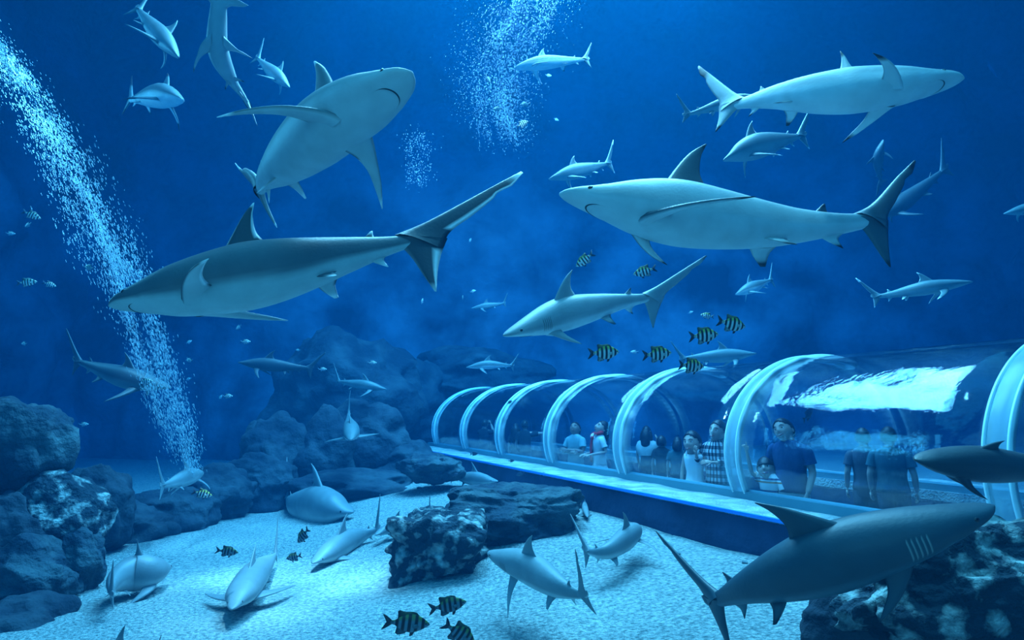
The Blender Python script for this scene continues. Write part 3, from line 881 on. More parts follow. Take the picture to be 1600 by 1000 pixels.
# pile at the left edge
pile = [(18, 702, 5.4, 78, 78, 'tall pale boulder on top of the left rock pile', M_ROCK, 21),
        (84, 800, 5.3, 74, 58, 'knobbly boulder in the middle of the left rock pile', M_ROCK2, 22),
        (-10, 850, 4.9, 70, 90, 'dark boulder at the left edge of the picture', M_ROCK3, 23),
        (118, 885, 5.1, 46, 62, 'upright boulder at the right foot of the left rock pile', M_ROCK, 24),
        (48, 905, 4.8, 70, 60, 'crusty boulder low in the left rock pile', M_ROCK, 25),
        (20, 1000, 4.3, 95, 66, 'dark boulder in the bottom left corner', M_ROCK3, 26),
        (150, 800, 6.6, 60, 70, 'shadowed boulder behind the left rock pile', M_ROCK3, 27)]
for i, (px, py, d, rx, ry, lab, m, s) in enumerate(pile):
    boulder(px, py, d, rx, ry, lab, m, s)
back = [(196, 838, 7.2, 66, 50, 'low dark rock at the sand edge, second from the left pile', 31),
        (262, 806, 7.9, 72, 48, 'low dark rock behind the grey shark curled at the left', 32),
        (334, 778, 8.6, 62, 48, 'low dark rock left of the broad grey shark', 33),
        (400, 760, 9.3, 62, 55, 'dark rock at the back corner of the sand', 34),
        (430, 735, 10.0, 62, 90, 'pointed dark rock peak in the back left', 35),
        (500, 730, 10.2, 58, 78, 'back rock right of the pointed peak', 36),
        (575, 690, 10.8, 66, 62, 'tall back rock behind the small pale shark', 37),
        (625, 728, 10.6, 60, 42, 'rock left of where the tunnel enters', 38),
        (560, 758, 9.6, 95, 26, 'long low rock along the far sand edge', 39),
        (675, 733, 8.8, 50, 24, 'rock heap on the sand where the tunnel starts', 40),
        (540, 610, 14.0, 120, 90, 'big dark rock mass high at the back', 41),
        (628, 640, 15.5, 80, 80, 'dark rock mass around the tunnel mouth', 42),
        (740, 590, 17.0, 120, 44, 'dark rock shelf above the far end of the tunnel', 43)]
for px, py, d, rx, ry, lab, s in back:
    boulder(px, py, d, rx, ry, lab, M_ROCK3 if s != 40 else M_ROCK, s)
# pebbles and shells scattered on the sand
random.seed(11)
M_PEB = noise_mat('pebble_stone', (0.05, 0.10, 0.14), (0.25, 0.35, 0.38), scale=20, bump=0.4)
peb = [(1058, 866, 9), (1068, 938, 6), (1012, 820, 9), (655, 764, 7), (666, 764, 8), (672, 757, 6), (706, 768, 9), (1164, 880, 8), (240, 928, 5)]
PL = ['dark pebble right of the shark by the plinth wall', 'small pebble on the sand above the dark shark tail', 'pebble at the foot of the plinth wall', 'dark pebble at the far sand edge, leftmost of three',
 'dark pebble at the far sand edge, middle of three', 'dark pebble at the far sand edge, topmost of three', 'pebble behind the middle boulders near the tunnel start', 'pebble behind the dorsal fin of the lower right shark', 'lone small pebble between the two sharks at the lower left']
for i, (px, py, r) in enumerate(peb):
    p = on_sand(px, py); d = (p - CAM).dot(cF); rr = r * d / FPX * .5
    bm = bmesh.new(); bmesh.ops.create_icosphere(bm, subdivisions=3, radius=1)
    for v in bm.verts:
        v.co = v.co * (1 + .3 * noise.noise(v.co * 1.3 + Vector((px, 0, 0))))
        v.co = Vector((v.co.x * rr * 1.2, v.co.y * rr, v.co.z * rr * .6))
    me = bpy.data.meshes.new('pebble'); bm.to_mesh(me); bm.free()
    me.polygons.foreach_set('use_smooth', [True] * len(me.polygons)); me.materials.append(M_PEB)
    o = bpy.data.objects.new('pebble', me); COL.objects.link(o); o.location = p + Vector((0, 0, rr * .3))
    tag(o, PL[i], 'pebble', 'pebbles on the sand')

# ------------------------------------------------------------------ bubble columns
def bubble_mat():
    m, nt, p = new_mat('air_bubble')
    p.inputs['Base Color'].default_value = (0.62, 0.90, 1.0, 1)
    p.inputs['Roughness'].default_value = 0.2
    fr = nt.nodes.new('ShaderNodeFresnel'); fr.inputs[0].default_value = 1.33
    mr = nt.nodes.new('ShaderNodeMapRange'); mr.inputs['To Min'].default_value = 0.22; mr.inputs['To Max'].default_value = 0.9
    nt.links.new(fr.outputs[0], mr.inputs['Value']); nt.links.new(mr.outputs[0], p.inputs['Alpha'])
    return m
M_BUB = bubble_mat()
def bubbles(path, n, r0, r1, label, seed, stretch=2.2, clump=2.2):
    rnd = random.Random(seed)
    pts = [(at(px, py, d), w * d / FPX) for px, py, d, w in path]
    octv = [Vector(v) for v in ((1,0,0),(-1,0,0),(0,1,0),(0,-1,0),(0,0,1),(0,0,-1))]
    octf = [(0,2,4),(2,1,4),(1,3,4),(3,0,4),(2,0,5),(1,2,5),(3,1,5),(0,3,5)]
    V, F = [], []
    k = 0
    while k < n:
        t = rnd.random() * (len(pts) - 1); i = int(t); f = t - i
        c = pts[i][0].lerp(pts[i + 1][0], f); w = pts[i][1] * (1 - f) + pts[i + 1][1] * f
        ax = (pts[i + 1][0] - pts[i][0]).normalized()
        q = c + Vector((rnd.gauss(0, w * .5), rnd.gauss(0, w * .5), rnd.gauss(0, w * .3)))
        qa = q.dot(ax); qp = q - ax * qa
        dens = noise.noise(qp * clump * 3.2 + ax * (qa * clump * .45))
        if dens < rnd.uniform(-.15, .42): continue
        r = rnd.uniform(r0, r1) * (1.5 if rnd.random() < .04 else 1)
        b = len(V)
        e = stretch * rnd.uniform(.6, 1.4)
        for v in octv:
            o = v * r
            V.append(q + o + ax * (o.dot(ax)) * (e - 1))
        F += [tuple(b + j for j in ff) for ff in octf]
        k += 1
    o = mesh_obj('bubble_stream', V, F, M_BUB, loc=pts[0][0])
    tag(o, label, 'bubbles', kind='stuff')
bubbles([(-30, 50, 6.6, 26), (30, 135, 6.6, 34), (95, 240, 6.6, 40), (150, 345, 6.7, 42), (195, 440, 6.8, 36), (232, 540, 6.9, 30), (268, 640, 7.0, 26), (302, 735, 7.1, 14)],
        11000, .0024, .0052, 'bright slanting curtain of tiny air bubbles falling across the left side', 3, stretch=4.2)
bubbles([(850, -60, 8.6, 50), (822, 20, 8.6, 60), (775, 90, 8.8, 62), (778, 160, 9.0, 52), (792, 215, 9.2, 34)],
        8000, .003, .006, 'cloud of tiny air bubbles sinking from the top centre', 5, stretch=1.5)
bubbles([(650, 210, 9.0, 26), (652, 250, 9.0, 30), (660, 285, 9.0, 24)], 420, .004, .007, 'small faint patch of bubbles right of the belly up shark', 6, stretch=1.3)
spot_light('bubble_shaft_spot', at(-90, -140, 6.2), at(300, 740, 7.1), 2800, (0.55, 0.85, 1.0), 17, .9, .1)  # added spots, stand in for light shafts and glow along the bubbles
spot_light('bubble_shaft_spot.001', at(900, -420, 8.2), at(770, 260, 9.2), 1300, (0.7, 0.9, 1.0), 34, 1.0, .1)

# ------------------------------------------------------------------ striped fish
M_FISH = vcol_mat('fish_scales', rough=0.4, spec=0.5, mottled=.05)
def fish_mesh(name, back, pale, bar, bars=(.15, .29, .43, .56, .69), plain=False):
    V, F, C = [], [], []
    TAB = [(0, .004, .004, .003), (.03, .035, .028, .02), (.09, .082, .07, .042), (.18, .138, .125, .06), (.30, .185, .175, .068), (.42, .198, .188, .062), (.54, .172, .165, .048), (.64, .120, .115, .032), (.72, .062, .060, .018), (.78, .042, .040, .011), (.82, .045, .043, .006)]
    xs = np.linspace(0, .82, 62); n = 20
    def colour(x, s):
        # s: -1 belly .. 1 back
        base = [pale[q] + (back[q] - pale[q]) * smooth01((s - .25) / .5) for q in range(3)]
        k = 0
        if not plain:
            for b in bars: k = max(k, 1 - smooth01((abs(x - b) - .026) / .016))
            if x < .06: k = max(k, .35)
            if x > .76: k = max(k, .5)
        return [base[q] + (bar[q] - base[q]) * k for q in range(3)]
    for x in xs:
        t, b, w = interp(TAB, x, 1), interp(TAB, x, 2), interp(TAB, x, 3)
        for i in range(n):
            a = 2 * math.pi * i / n; c, s = math.cos(a), math.sin(a)
            V.append((x, w * math.copysign(abs(c) ** 1.2, c), (t if s > 0 else b) * s)); C.append(colour(x, s))
    for j in range(len(xs) - 1):
        for i in range(n):
            a = j * n + i; b = j * n + (i + 1) % n; F.append((a, a + n, b + n, b))
    F.append(tuple(range(n))); F.append(tuple((len(xs) - 1) * n + i for i in range(n))[::-1])
    def flat(poly, th, col, place=None):
        s0 = len(V); m = len(poly)
        cx = sum(p[0] for p in poly) / m; cz = sum(p[1] for p in poly) / m
        for sg in (1, -1):
            for (x, z) in poly:
                q = (x, 0, z) if place is None else place(x, z)
                V.append((q[0], q[1] + sg * .0012, q[2])); C.append(col(x, z) if callable(col) else col)
            q = (cx, 0, cz) if place is None else place(cx, cz)
            V.append((q[0], q[1] + sg * th, q[2])); C.append(col(cx, cz) if callable(col) else col)
        for i in range(m):
            j = (i + 1) % m
            F.append((s0 + i, s0 + j, s0 + m)); F.append((s0 + m + 1 + j, s0 + m + 1 + i, s0 + 2 * m + 1))
            F.append((s0 + i, s0 + m + 1 + i, s0 + m + 1 + j, s0 + j))
    dk = [q * 1.3 + .01 for q in bar]
    def fincol(x, z): return [dk[q] * .5 + colour(x, .6 if z > 0 else -.6)[q] * .5 for q in range(3)]
    flat([(.24, .165), (.30, .225), (.38, .245), (.46, .240), (.53, .232), (.60, .245), (.66, .262), (.70, .235), (.685, .155), (.68, .08), (.58, .14), (.45, .17), (.34, .17)], .008, fincol)
    flat([(.46, -.165), (.50, -.215), (.58, -.235), (.65, -.252), (.70, -.215), (.69, -.14), (.68, -.075), (.60, -.12)], .007, fincol)
    flat([(.30, -.165), (.34, -.25), (.40, -.27), (.40, -.21), (.38, -.165)], .006, dk)
    flat([(.785, .035), (.85, .085), (.93, .140), (1.0, .165), (.955, .085), (.90, .0), (.955, -.085), (1.0, -.165), (.93, -.140), (.85, -.085), (.785, -.035)], .006, dk)
    for sg in (1, -1):
        flat([(.22, .0), (.28, .045), (.36, .04), (.37, .0), (.33, -.045), (.26, -.04)], .003, [q * .7 for q in pale], place=lambda x, z, sg=sg: (x, sg * (.058 + (x - .22) * .25), z - .02))
    me = bpy.data.meshes.new(name)
    me.from_pydata([(v[0] - .4, v[1], v[2]) for v in V], [], F)
    ca = me.color_attributes.new('pigment', 'FLOAT_COLOR', 'POINT')
    arr = np.ones((len(V), 4), dtype=np.float32); arr[:, :3] = np.array(C, dtype=np.float32); ca.data.foreach_set('color', arr.ravel())
    me.polygons.foreach_set('use_smooth', [True] * len(me.polygons)); me.materials.append(M_FISH)
    return me
FM = {
 'stripe': fish_mesh('striped_fish', (.42, .55, .10), (.62, .74, .74), (.008, .014, .03)),
 'dark': fish_mesh('striped_fish', (.10, .20, .06), (.09, .20, .26), (.006, .010, .02)),
 'pale': fish_mesh('striped_fish', (.75, .86, .60), (.85, .92, .92), (.03, .08, .14)),
 'plain': fish_mesh('reef_fish', (.02, .05, .10), (.04, .09, .15), (.01, .02, .04), plain=True)}
ev, ef = sph((0, 0, 0), 1.0)
eye_me = bpy.data.meshes.new('fish_eye'); eye_me.from_pydata(ev, [], ef); eye_me.materials.append(M_EYE)
eye_me.polygons.foreach_set('use_smooth', [True] * len(eye_me.polygons))
def fish(px, py, ln, ang, kind, label, group=None, away=0.0, roll=0.0, size=.155):
    d = size * FPX / ln
    a = math.radians(ang)
    head = (cR * math.cos(a) + cU * math.sin(a) + cF * away).normalized()   # direction it swims
    T = -head
    U = (cU + cR * roll - head * head.dot(cU + cR * roll)).normalized()
    S = U.cross(-T)
    o = bpy.data.objects.new('reef_fish' if kind == 'plain' else 'striped_fish', FM[kind]); COL.objects.link(o)
    M = Matrix((T, S, U)).transposed().to_4x4()
    M = Matrix.Translation(at(px, py, d)) @ M @ Matrix.Scale(size * math.sqrt(1 + away * away), 4)
    o.matrix_world = M
    tag(o, label, 'fish', group)
    if ln >= 22:
        for sg in (1, -1):
            e = bpy.data.objects.new('eye', eye_me); COL.objects.link(e); e.parent = o
            e.location = (.09 - .4, sg * .042, .025); e.scale = (.019, .008, .019)
    return o
L = [
 (642, 974, 74, -8, 'dark', 'largest dark striped fish at the bottom edge, left one of three', .15),
 (705, 945, 60, 8, 'dark', 'dark striped fish over the sand, highest of the three at the bottom', .15),
 (722, 992, 62, -38, 'dark', 'dark striped fish diving at the bottom edge, right one of three', .2),
 (1147, 507, 52, -12, 'stripe', 'striped fish above the tunnel, rightmost of the group of six', .3),
 (1104, 524, 52, 4, 'stripe', 'striped fish above the tunnel, middle height, left of the rightmost', .3),
 (1103, 493, 20, 170, 'stripe', 'smallest striped fish at the top of the group above the tunnel', .3),
 (948, 551, 52, 2, 'stripe', 'striped fish above the tunnel, leftmost of the group of six', .3),
 (1031, 553, 50, 4, 'stripe', 'striped fish above the tunnel, second from the left', .3),
 (1084, 572, 46, -6, 'stripe', 'striped fish touching the top of a tunnel joint band', .4),
 (911, 408, 34, 218, 'stripe', 'striped fish nose down below the head of the large pale shark', .3),
 (1004, 425, 36, 196, 'stripe', 'striped fish facing left under the belly of the large pale shark', .3),
 (358, 862, 34, -12, 'dark', 'dark striped fish over the bright sand, facing right, left of the grey shark', .2),
 (472, 839, 34, 232, 'dark', 'dark striped fish nose down over bright sand, upper of the close pair', .3),
 (457, 871, 28, 196, 'dark', 'dark striped fish facing left over bright sand, lower of the close pair', .2),
 (319, 772, 28, -22, 'stripe', 'striped fish beside the pale shark near the left bubble column', .4),
 (523, 843, 16, 100, 'stripe', 'small striped fish over the back of the grey shark resting on bright sand', 1.2),
 (881, 938, 24, -40, 'stripe', 'small striped fish under the tail of the shark over the sand', .5),
 (768, 829, 19, -70, 'stripe', 'small striped fish in front of the rear middle boulder', .8),
 (907, 838, 20, -84, 'dark', 'small upright dark fish at the right end of the rear boulder', .5),
 (968, 820, 18, 170, 'stripe', 'tiny pale fish over the dark plinth wall', .5),
 (55, 880, 26, 200, 'pale', 'bright striped fish in front of the crusty boulder low at the left', .3),
 (95, 887, 20, 250, 'stripe', 'dim striped fish right of the bright one at the left boulders', .5),
 (105, 932, 20, 240, 'stripe', 'dim striped fish lowest at the left boulders', .5),
 (35, 791, 20, 200, 'stripe', 'striped fish in front of the knobbly left boulder', .5),
 (1264, 646, 30, 35, 'plain', 'dark blue fish swimming in front of the tunnel over the man in the navy shirt', .6),
 (590, 958, 22, 180, 'plain', 'plain blue fish just above the largest dark striped fish at the bottom', .6),
]
for px, py, ln, ang, kind, lab, away in L:
    fish(px, py, ln, ang, kind, lab, None, away)
S = [(52, 337, 26, -25), (43, 352, 15, 200), (18, 365, 13, 0), (45, 441, 27, 5), (79, 445, 19, -20), (138, 418, 20, 170), (372, 512, 13, 215), (385, 534, 15, 0),
     (295, 563, 14, 180), (249, 569, 12, 0), (230, 596, 20, 0), (296, 534, 10, 30), (345, 620, 9, 60), (357, 619, 15, 0), (132, 663, 14, 0), (37, 537, 13, 180),
     (295, 592, 9, 20), (583, 567, 14, 0), (465, 547, 9, 180), (505, 577, 13, 0), (148, 226, 9, 120),
     (763, 125, 16, -60), (776, 170, 16, 180), (819, 163, 16, 180), (818, 193, 22, 30), (870, 187, 9, -20), (678, 56, 9, 90), (858, 118, 10, 0), (197, 565, 10, 90),
     (723, 465, 9, 90), (740, 455, 10, 20), (735, 375, 8, 60), (1168, 446, 8, 180), (990, 550, 12, 180), (1080, 488, 10, 20), (660, 470, 10, 80)]
SL = ['bright small fish, highest of the three at the upper left edge', 'small fish just under the highest one at the left edge', 'faint small fish at the left edge, lowest of the upper three',
 'bright striped fish at the far left, left one of the level pair', 'bright striped fish at the far left, right one of the level pair', 'bright striped fish left of the bubble curtain, over the level pair',
 'small fish under the belly of the dark white finned shark, upper one', 'bright small fish under the belly of the dark white finned shark, lower one', 'small fish right of the bubble curtain, mid left',
 'bright small fish in the bubble curtain below the dark shark head', 'striped fish over the tail of the dark shark behind the bubbles', 'dim small fish right of the bubbles, above another small fish',
 'dim sliver of a fish, left one of the lowest pair right of the bubbles', 'striped fish, right one of the lowest pair right of the bubbles', 'small fish alone above the left rocks',
 'dim small fish alone at the left edge above the rock pile', 'dim small fish right of the bubbles, between the shark and the lowest pair', 'small striped fish over the high back rocks',
 'dim fish below the tail of the dark white finned shark', 'small fish at the broad tail of the dark shark, mid left', 'tiny fish at the right edge of the bubble curtain, high left',
 'striped fish nose down in the top bubble cloud', 'striped fish low in the top bubble cloud', 'striped fish right of the top bubble cloud, upper one', 'striped fish right of the top bubble cloud, lower one',
 'tiny fish far right of the top bubble cloud', 'tiny upright fish above the belly up shark, near the top edge', 'tiny pale fish under the small pale shark at the top', 'tiny fish beside the bubbles above the dark shark behind them',
 'tiny upright fish right of the white edged tail', 'tiny fish between the white edged tail and the slender shark', 'tiny upright speck of a fish over the white edged tail',
 'tiny fish under the belly of the large pale shark', 'small pale fish right of the leftmost fish above the tunnel', 'tiny fish left of the group above the tunnel', 'tiny upright fish below the white edged tail']
for i, (px, py, ln, ang) in enumerate(S):
    fish(px, py, ln, ang, 'pale', SL[i], 'small pale fish in the open water', .3, size=.13)
D = [(812, 741, 14, 200), (850, 742, 16, 170), (800, 720, 9, 0), (987, 757, 9, 90), (742, 709, 12, 0), (712, 742, 10, 30), (985, 754, 8, 0), (690, 718, 10, 170), (797, 628, 9, 30)]
DL = ['tiny dark fish on the ledge edge above the rear boulder, left one', 'tiny dark fish on the ledge edge above the rear boulder, right one', 'tiny dark fish on the gravel near the fourth joint band',
 'tiny upright dark fish on the ledge right of the woman in the scarf', 'dark fish on the gravel at the second joint band', 'tiny dark fish on the ledge near the tunnel start', 'tiny dark fish low on the blue ledge edge', 'tiny dark fish where the gravel ledge begins', 'tiny dark fish on the third joint band, high up']
for i, (px, py, ln, ang) in enumerate(D):
    s_ = s_of(px, max(py, 708), LEDGE_Z)
    fish(px, py, ln * 1.05, ang, 'plain', DL[i], 'tiny dark fish along the tunnel ledge', .3, size=.10 * ln / 12)
# ------------------------------------------------------------------ people in the tunnel
FLOOR_Z = WALK_Z
def tube_geo(pts, rad, n=10, flat=1.0, cap=True, nrm=None):
    pts = [Vector(p) for p in pts]
    V, F = [], []
    prevA = nrm
    for i, p in enumerate(pts):
        if i == 0: T = pts[1] - pts[0]
        elif i == len(pts) - 1: T = pts[-1] - pts[-2]
        else: T = (pts[i + 1] - pts[i]).normalized() + (pts[i] - pts[i - 1]).normalized()
        T.normalize()
        A = prevA if prevA is not None else (Vector((0, 0, 1)) if abs(T.z) < .8 else Vector((0, 1, 0)))
        A = (A - T * T.dot(A)).normalized(); prevA = A
        B = T.cross(A)
        for k in range(n):
            a = 2 * math.pi * k / n
            V.append(p + A * (rad[i] * flat * math.cos(a)) + B * (rad[i] * math.sin(a)))
    for i in range(len(pts) - 1):
        for k in range(n):
            a = i * n + k; b = i * n + (k + 1) % n
            F.append((a, b, b + n, a + n))
    if cap:
        F.append(tuple(range(n))[::-1]); F.append(tuple((len(pts) - 1) * n + k for k in range(n)))
    return V, F
def smooth_chain(pts, rad, k=4):
    tab = [(i, *p, r) for i, (p, r) in enumerate(zip(pts, rad))]
    N = (len(pts) - 1) * k
    P = [Vector([interp(tab, i / k, c) for c in (1, 2, 3)]) for i in range(N + 1)]
    R = [max(.001, interp(tab, i / k, 4)) for i in range(N + 1)]
    return P, R
def loft(rings, n=24):   # (z, rx, ry, cx, cy)
    V, F = [], []
    for (z, rx, ry, cx, cy) in rings:
        for k in range(n):
            a = 2 * math.pi * k / n
            V.append(Vector((cx + rx * math.copysign(abs(math.cos(a)) ** .85, math.cos(a)), cy + ry * math.copysign(abs(math.sin(a)) ** .85, math.sin(a)), z)))
    for i in range(len(rings) - 1):
        for k in range(n):
            a = i * n + k; b = i * n + (k + 1) % n
            F.append((a, b, b + n, a + n))
    return V, F
def merge(*parts):
    V, F = [], []
    for v, f in parts:
        b = len(V); V += list(v); F += [tuple(i + b for i in q) for q in f]
    return V, F

def skin_body(J, E, R):
    """continuous body surface grown over a skeleton of joints"""
    names = list(J)
    me = bpy.data.meshes.new('tmp'); me.from_pydata([J[n] for n in names], [(names.index(a), names.index(b)) for a, b in E], [])
    o = bpy.data.objects.new('tmp', me); COL.objects.link(o)
    o.modifiers.new('s', 'SKIN')
    sub = o.modifiers.new('u', 'SUBSURF'); sub.levels = 2
    bpy.context.view_layer.objects.active = o
    if not me.skin_vertices: 
        with bpy.context.temp_override(object=o, active_object=o): bpy.ops.mesh.customdata_skin_add()
    for i, n in enumerate(names):
        sv = me.skin_vertices[0].data[i]; r = R[n]
        sv.radius = (r, r) if not isinstance(r, tuple) else r
        sv.use_root = (n == 'pelvis')
    dg = bpy.context.evaluated_depsgraph_get(); dg.update()
    ob = o.evaluated_get(dg); m2 = ob.to_mesh()
    V = [v.co.copy() for v in m2.vertices]; F = [tuple(p.vertices) for p in m2.polygons]
    ob.to_mesh_clear(); bpy.data.objects.remove(o); bpy.data.meshes.remove(me)
    return V, F

def head_geo(female=False):
    """face looks along +y, origin at the neck joint below the ears"""
    V, F = [], []; n, m = 40, 32
    def shape(d):
        x, y, z = d
        p = Vector((x * .074, y * .094, z * .112))
        if z < 0:
            k = -z
            p.x *= 1 - .34 * k ** 1.3; 
            if y < 0: p.y *= 1 - .38 * k
            else: p.y *= 1 - .06 * k
        if y > 0:
            ax = x * .074; az = z * .112
            g = lambda cx, cz, sx, sz: math.exp(-((ax - cx) / sx) ** 2 - ((az - cz) / sz) ** 2)
            p.y += .021 * g(0, -.022, .011, .017) + .010 * g(0, .0, .009, .02)           # nose
            p.y -= .011 * (g(.030, .006, .016, .012) + g(-.030, .006, .016, .012))        # eye sockets
            p.y += .005 * (g(.030, .026, .02, .008) + g(-.030, .026, .02, .008))
            p.y += .006 * g(0, -.056, .022, .009) + .009 * g(0, -.090, .022, .014)        # lips, chin
            p.y += .004 * (g(.04, -.03, .018, .018) + g(-.04, -.03, .018, .018))
        return p + Vector((0, .012, .115))
    for j in range(m + 1):
        th = math.pi * j / m
        for i in range(n):
            a = 2 * math.pi * i / n
            V.append(shape((math.sin(th) * math.cos(a), math.sin(th) * math.sin(a), math.cos(th))))
    for j in range(m):
        for i in range(n):
            a = j * n + i; b = j * n + (i + 1) % n; F.append((a, a + n, b + n, b))
    parts = [(V, F)]
    for sg in (1, -1):
        ev, ef = sph((sg * .075, .0, .108), .026, sc3=(.30, .55, 1.0)); parts.append(([Vector(v) for v in ev], ef))
    return merge(*parts)
def hair_geo(style):
    V, F = [], []; n, m = 40, 24
    keep = {}
    idx = []
    for j in range(m + 1):
        th = math.pi * .78 * j / m
        for i in range(n):
            a = 2 * math.pi * i / n
            x, y, z = math.sin(th) * math.cos(a), math.sin(th) * math.sin(a), math.cos(th)
            g = 1.13 + .015 * noise.noise(Vector((x * 6, y * 6, z * 6)))
            p = Vector((x * .074 * g, y * .094 * g, z * .112 * (1.09)))
            if z < 0:
                p.x *= 1 - .12 * -z
                if y < 0: p.y *= 1 - .2 * -z
            # hair line: front is cut above the forehead, sides behind the ears
            line = (.60 - .42 * abs(x) ** 1.1) if style != 'bowl' else .12
            q = smooth01((y + .12) / .55)
            front = y > -.12 and z < line * q + (-.12 if style == 'short' else -.35) * (1 - q)
            low = z < (-.45 if style == 'short' else -.75)
            idx.append(not (front or low))
            V.append(p + Vector((0, .006, .117)))
    for j in range(m):
        for i in range(n):
            a = j * n + i; b = j * n + (i + 1) % n
            q = (a, a + n, b + n, b)
            if all(idx[t] for t in q): F.append(q)
    used = sorted({i for f in F for i in f}); mp = {o: k for k, o in enumerate(used)}
    outer = [V[i] for i in used]; F1 = [tuple(mp[i] for i in f) for f in F]
    ctr = Vector((0, .006, .117)); inner = [ctr + (v - ctr) * .86 for v in outer]
    nO = len(outer)
    F2 = [tuple(i + nO for i in f[::-1]) for f in F1]
    ec = {}
    for f in F1:
        for k in range(4):
            e = (f[k], f[(k + 1) % 4]); ec[e] = ec.get(e, 0) + 1
    rim = [(b, a, a + nO, b + nO) for (a, b) in ec if (b, a) not in ec]
    parts = [(outer + inner, F1 + F2 + rim)]
    def tb(pts, r, flat=1): P, R = smooth_chain(pts, r); return tube_geo(P, R, 12, flat)
    if style == 'long':
        parts.append(tb([(0, -.07, .16), (0, -.095, .08), (0, -.11, -.03), (.0, -.10, -.16), (0, -.09, -.26)], [.06, .082, .085, .075, .03], .55))
        for sg in (1, -1): parts.append(tb([(sg * .06, -.02, .14), (sg * .08, -.03, .05), (sg * .075, -.05, -.06), (sg * .06, -.06, -.15)], [.03, .035, .035, .012], 1))
    if style == 'ponytail':
        parts.append(tb([(0.02, -.09, .12), (.04, -.13, .06), (.06, -.12, -.04), (.08, -.08, -.16), (.085, -.06, -.24)], [.03, .035, .035, .03, .008]))
    if style == 'pigtails':
        for sg in (1, -1): parts.append(tb([(sg * .06, -.05, .08), (sg * .095, -.05, .03), (sg * .10, -.06, -.03), (sg * .095, -.06, -.08)], [.02, .026, .02, .005]))
    if style == 'bun':
        ev, ef = sph((0, -.115, .09), .042); parts.append(([Vector(v) for v in ev], ef))
    if style == 'bob':
        parts.append(tb([(0, -.06, .17), (0, -.08, .09), (0, -.085, .02), (0, -.07, -.03)], [.06, .088, .09, .05], .7))
    return merge(*parts)

def hand_geo(w, d, nrm, fist=.35, point=False):
    """palm and five fingers; w wrist, d pointing direction, nrm back of the hand"""
    d = d.normalized(); nrm = (nrm - d * d.dot(nrm)).normalized(); s = d.cross(nrm)
    parts = []
    P = [w - d * .02, w + d * .02, w + d * .055, w + d * .085]
    parts.append(tube_geo(P, [.024, .031, .040, .036], 10, .42, nrm=nrm))
    for k, ln in enumerate((.066, .076, .072, .056)):
        off = (k - 1.5) * .019
        b = w + d * .078 + s * off
        f = fist if not (point and k == 0) else 0.02
        if point and k > 0: f = 1.0
        a = b; pts = [b]; ang = 0
        for seg, q in enumerate((.45, .32, .23)):
            ang += f * (1.1 if seg else .7)
            a = a + (d * math.cos(ang) - nrm * math.sin(ang)) * ln * q; pts.append(a)
        parts.append(tube_geo(pts, [.0098, .0092, .0082, .0058], 8, 1, nrm=nrm))
    b = w + d * .025 - s * .030
    pts = [b, b + d * .03 - s * .022 - nrm * .01, b + d * .055 - s * .026 - nrm * .02]
    parts.append(tube_geo(pts, [.013, .011, .007], 8, 1, nrm=nrm))
    return merge(*parts)

def M3(yaw, pitch, tilt):
    return Matrix.Rotation(math.radians(yaw), 4, 'Z') @ Matrix.Rotation(math.radians(pitch), 4, 'X') @ Matrix.Rotation(math.radians(tilt), 4, 'Y')

# fabrics
def pattern_mat(name, build):
    m, nt, p = new_mat(name); p.inputs['Roughness'].default_value = .85; p.inputs['Specular IOR Level'].default_value = .2
    tc = nt.nodes.new('ShaderNodeTexCoord')
    build(nt, tc, p); return m
def plaid(nt, tc, p):
    sep = nt.nodes.new('ShaderNodeSeparateXYZ'); nt.links.new(tc.outputs['Object'], sep.inputs[0])
    outs = []
    # around the body: angle; down the body: height
    at2 = nt.nodes.new('ShaderNodeMath'); at2.operation = 'ARCTAN2'; nt.links.new(sep.outputs[1], at2.inputs[0]); nt.links.new(sep.outputs[0], at2.inputs[1])
    for src, k in ((at2.outputs[0], 2.6), (sep.outputs[2], 14.0)):
        mu = nt.nodes.new('ShaderNodeMath'); mu.operation = 'MULTIPLY'; mu.inputs[1].default_value = k; nt.links.new(src, mu.inputs[0])
        fr = nt.nodes.new('ShaderNodeMath'); fr.operation = 'FRACT'; nt.links.new(mu.outputs[0], fr.inputs[0])
        g = nt.nodes.new('ShaderNodeMath'); g.operation = 'GREATER_THAN'; g.inputs[1].default_value = .5; nt.links.new(fr.outputs[0], g.inputs[0])
        outs.append(g.outputs[0])
    ad = nt.nodes.new('ShaderNodeMath'); ad.operation = 'ADD'; nt.links.new(outs[0], ad.inputs[0]); nt.links.new(outs[1], ad.inputs[1])
    dv = nt.nodes.new('ShaderNodeMath'); dv.operation = 'DIVIDE'; dv.inputs[1].default_value = 2; nt.links.new(ad.outputs[0], dv.inputs[0])
    r = nt.nodes.new('ShaderNodeValToRGB'); r.color_ramp.interpolation = 'CONSTANT'
    r.color_ramp.elements[0].color = (.78, .82, .84, 1); r.color_ramp.elements[1].position = .75; r.color_ramp.elements[1].color = (.01, .012, .02, 1)
    e = r.color_ramp.elements.new(.35); e.color = (.16, .19, .23, 1)
    nt.links.new(dv.outputs[0], r.inputs[0]); nt.links.new(r.outputs[0], p.inputs['Base Color'])
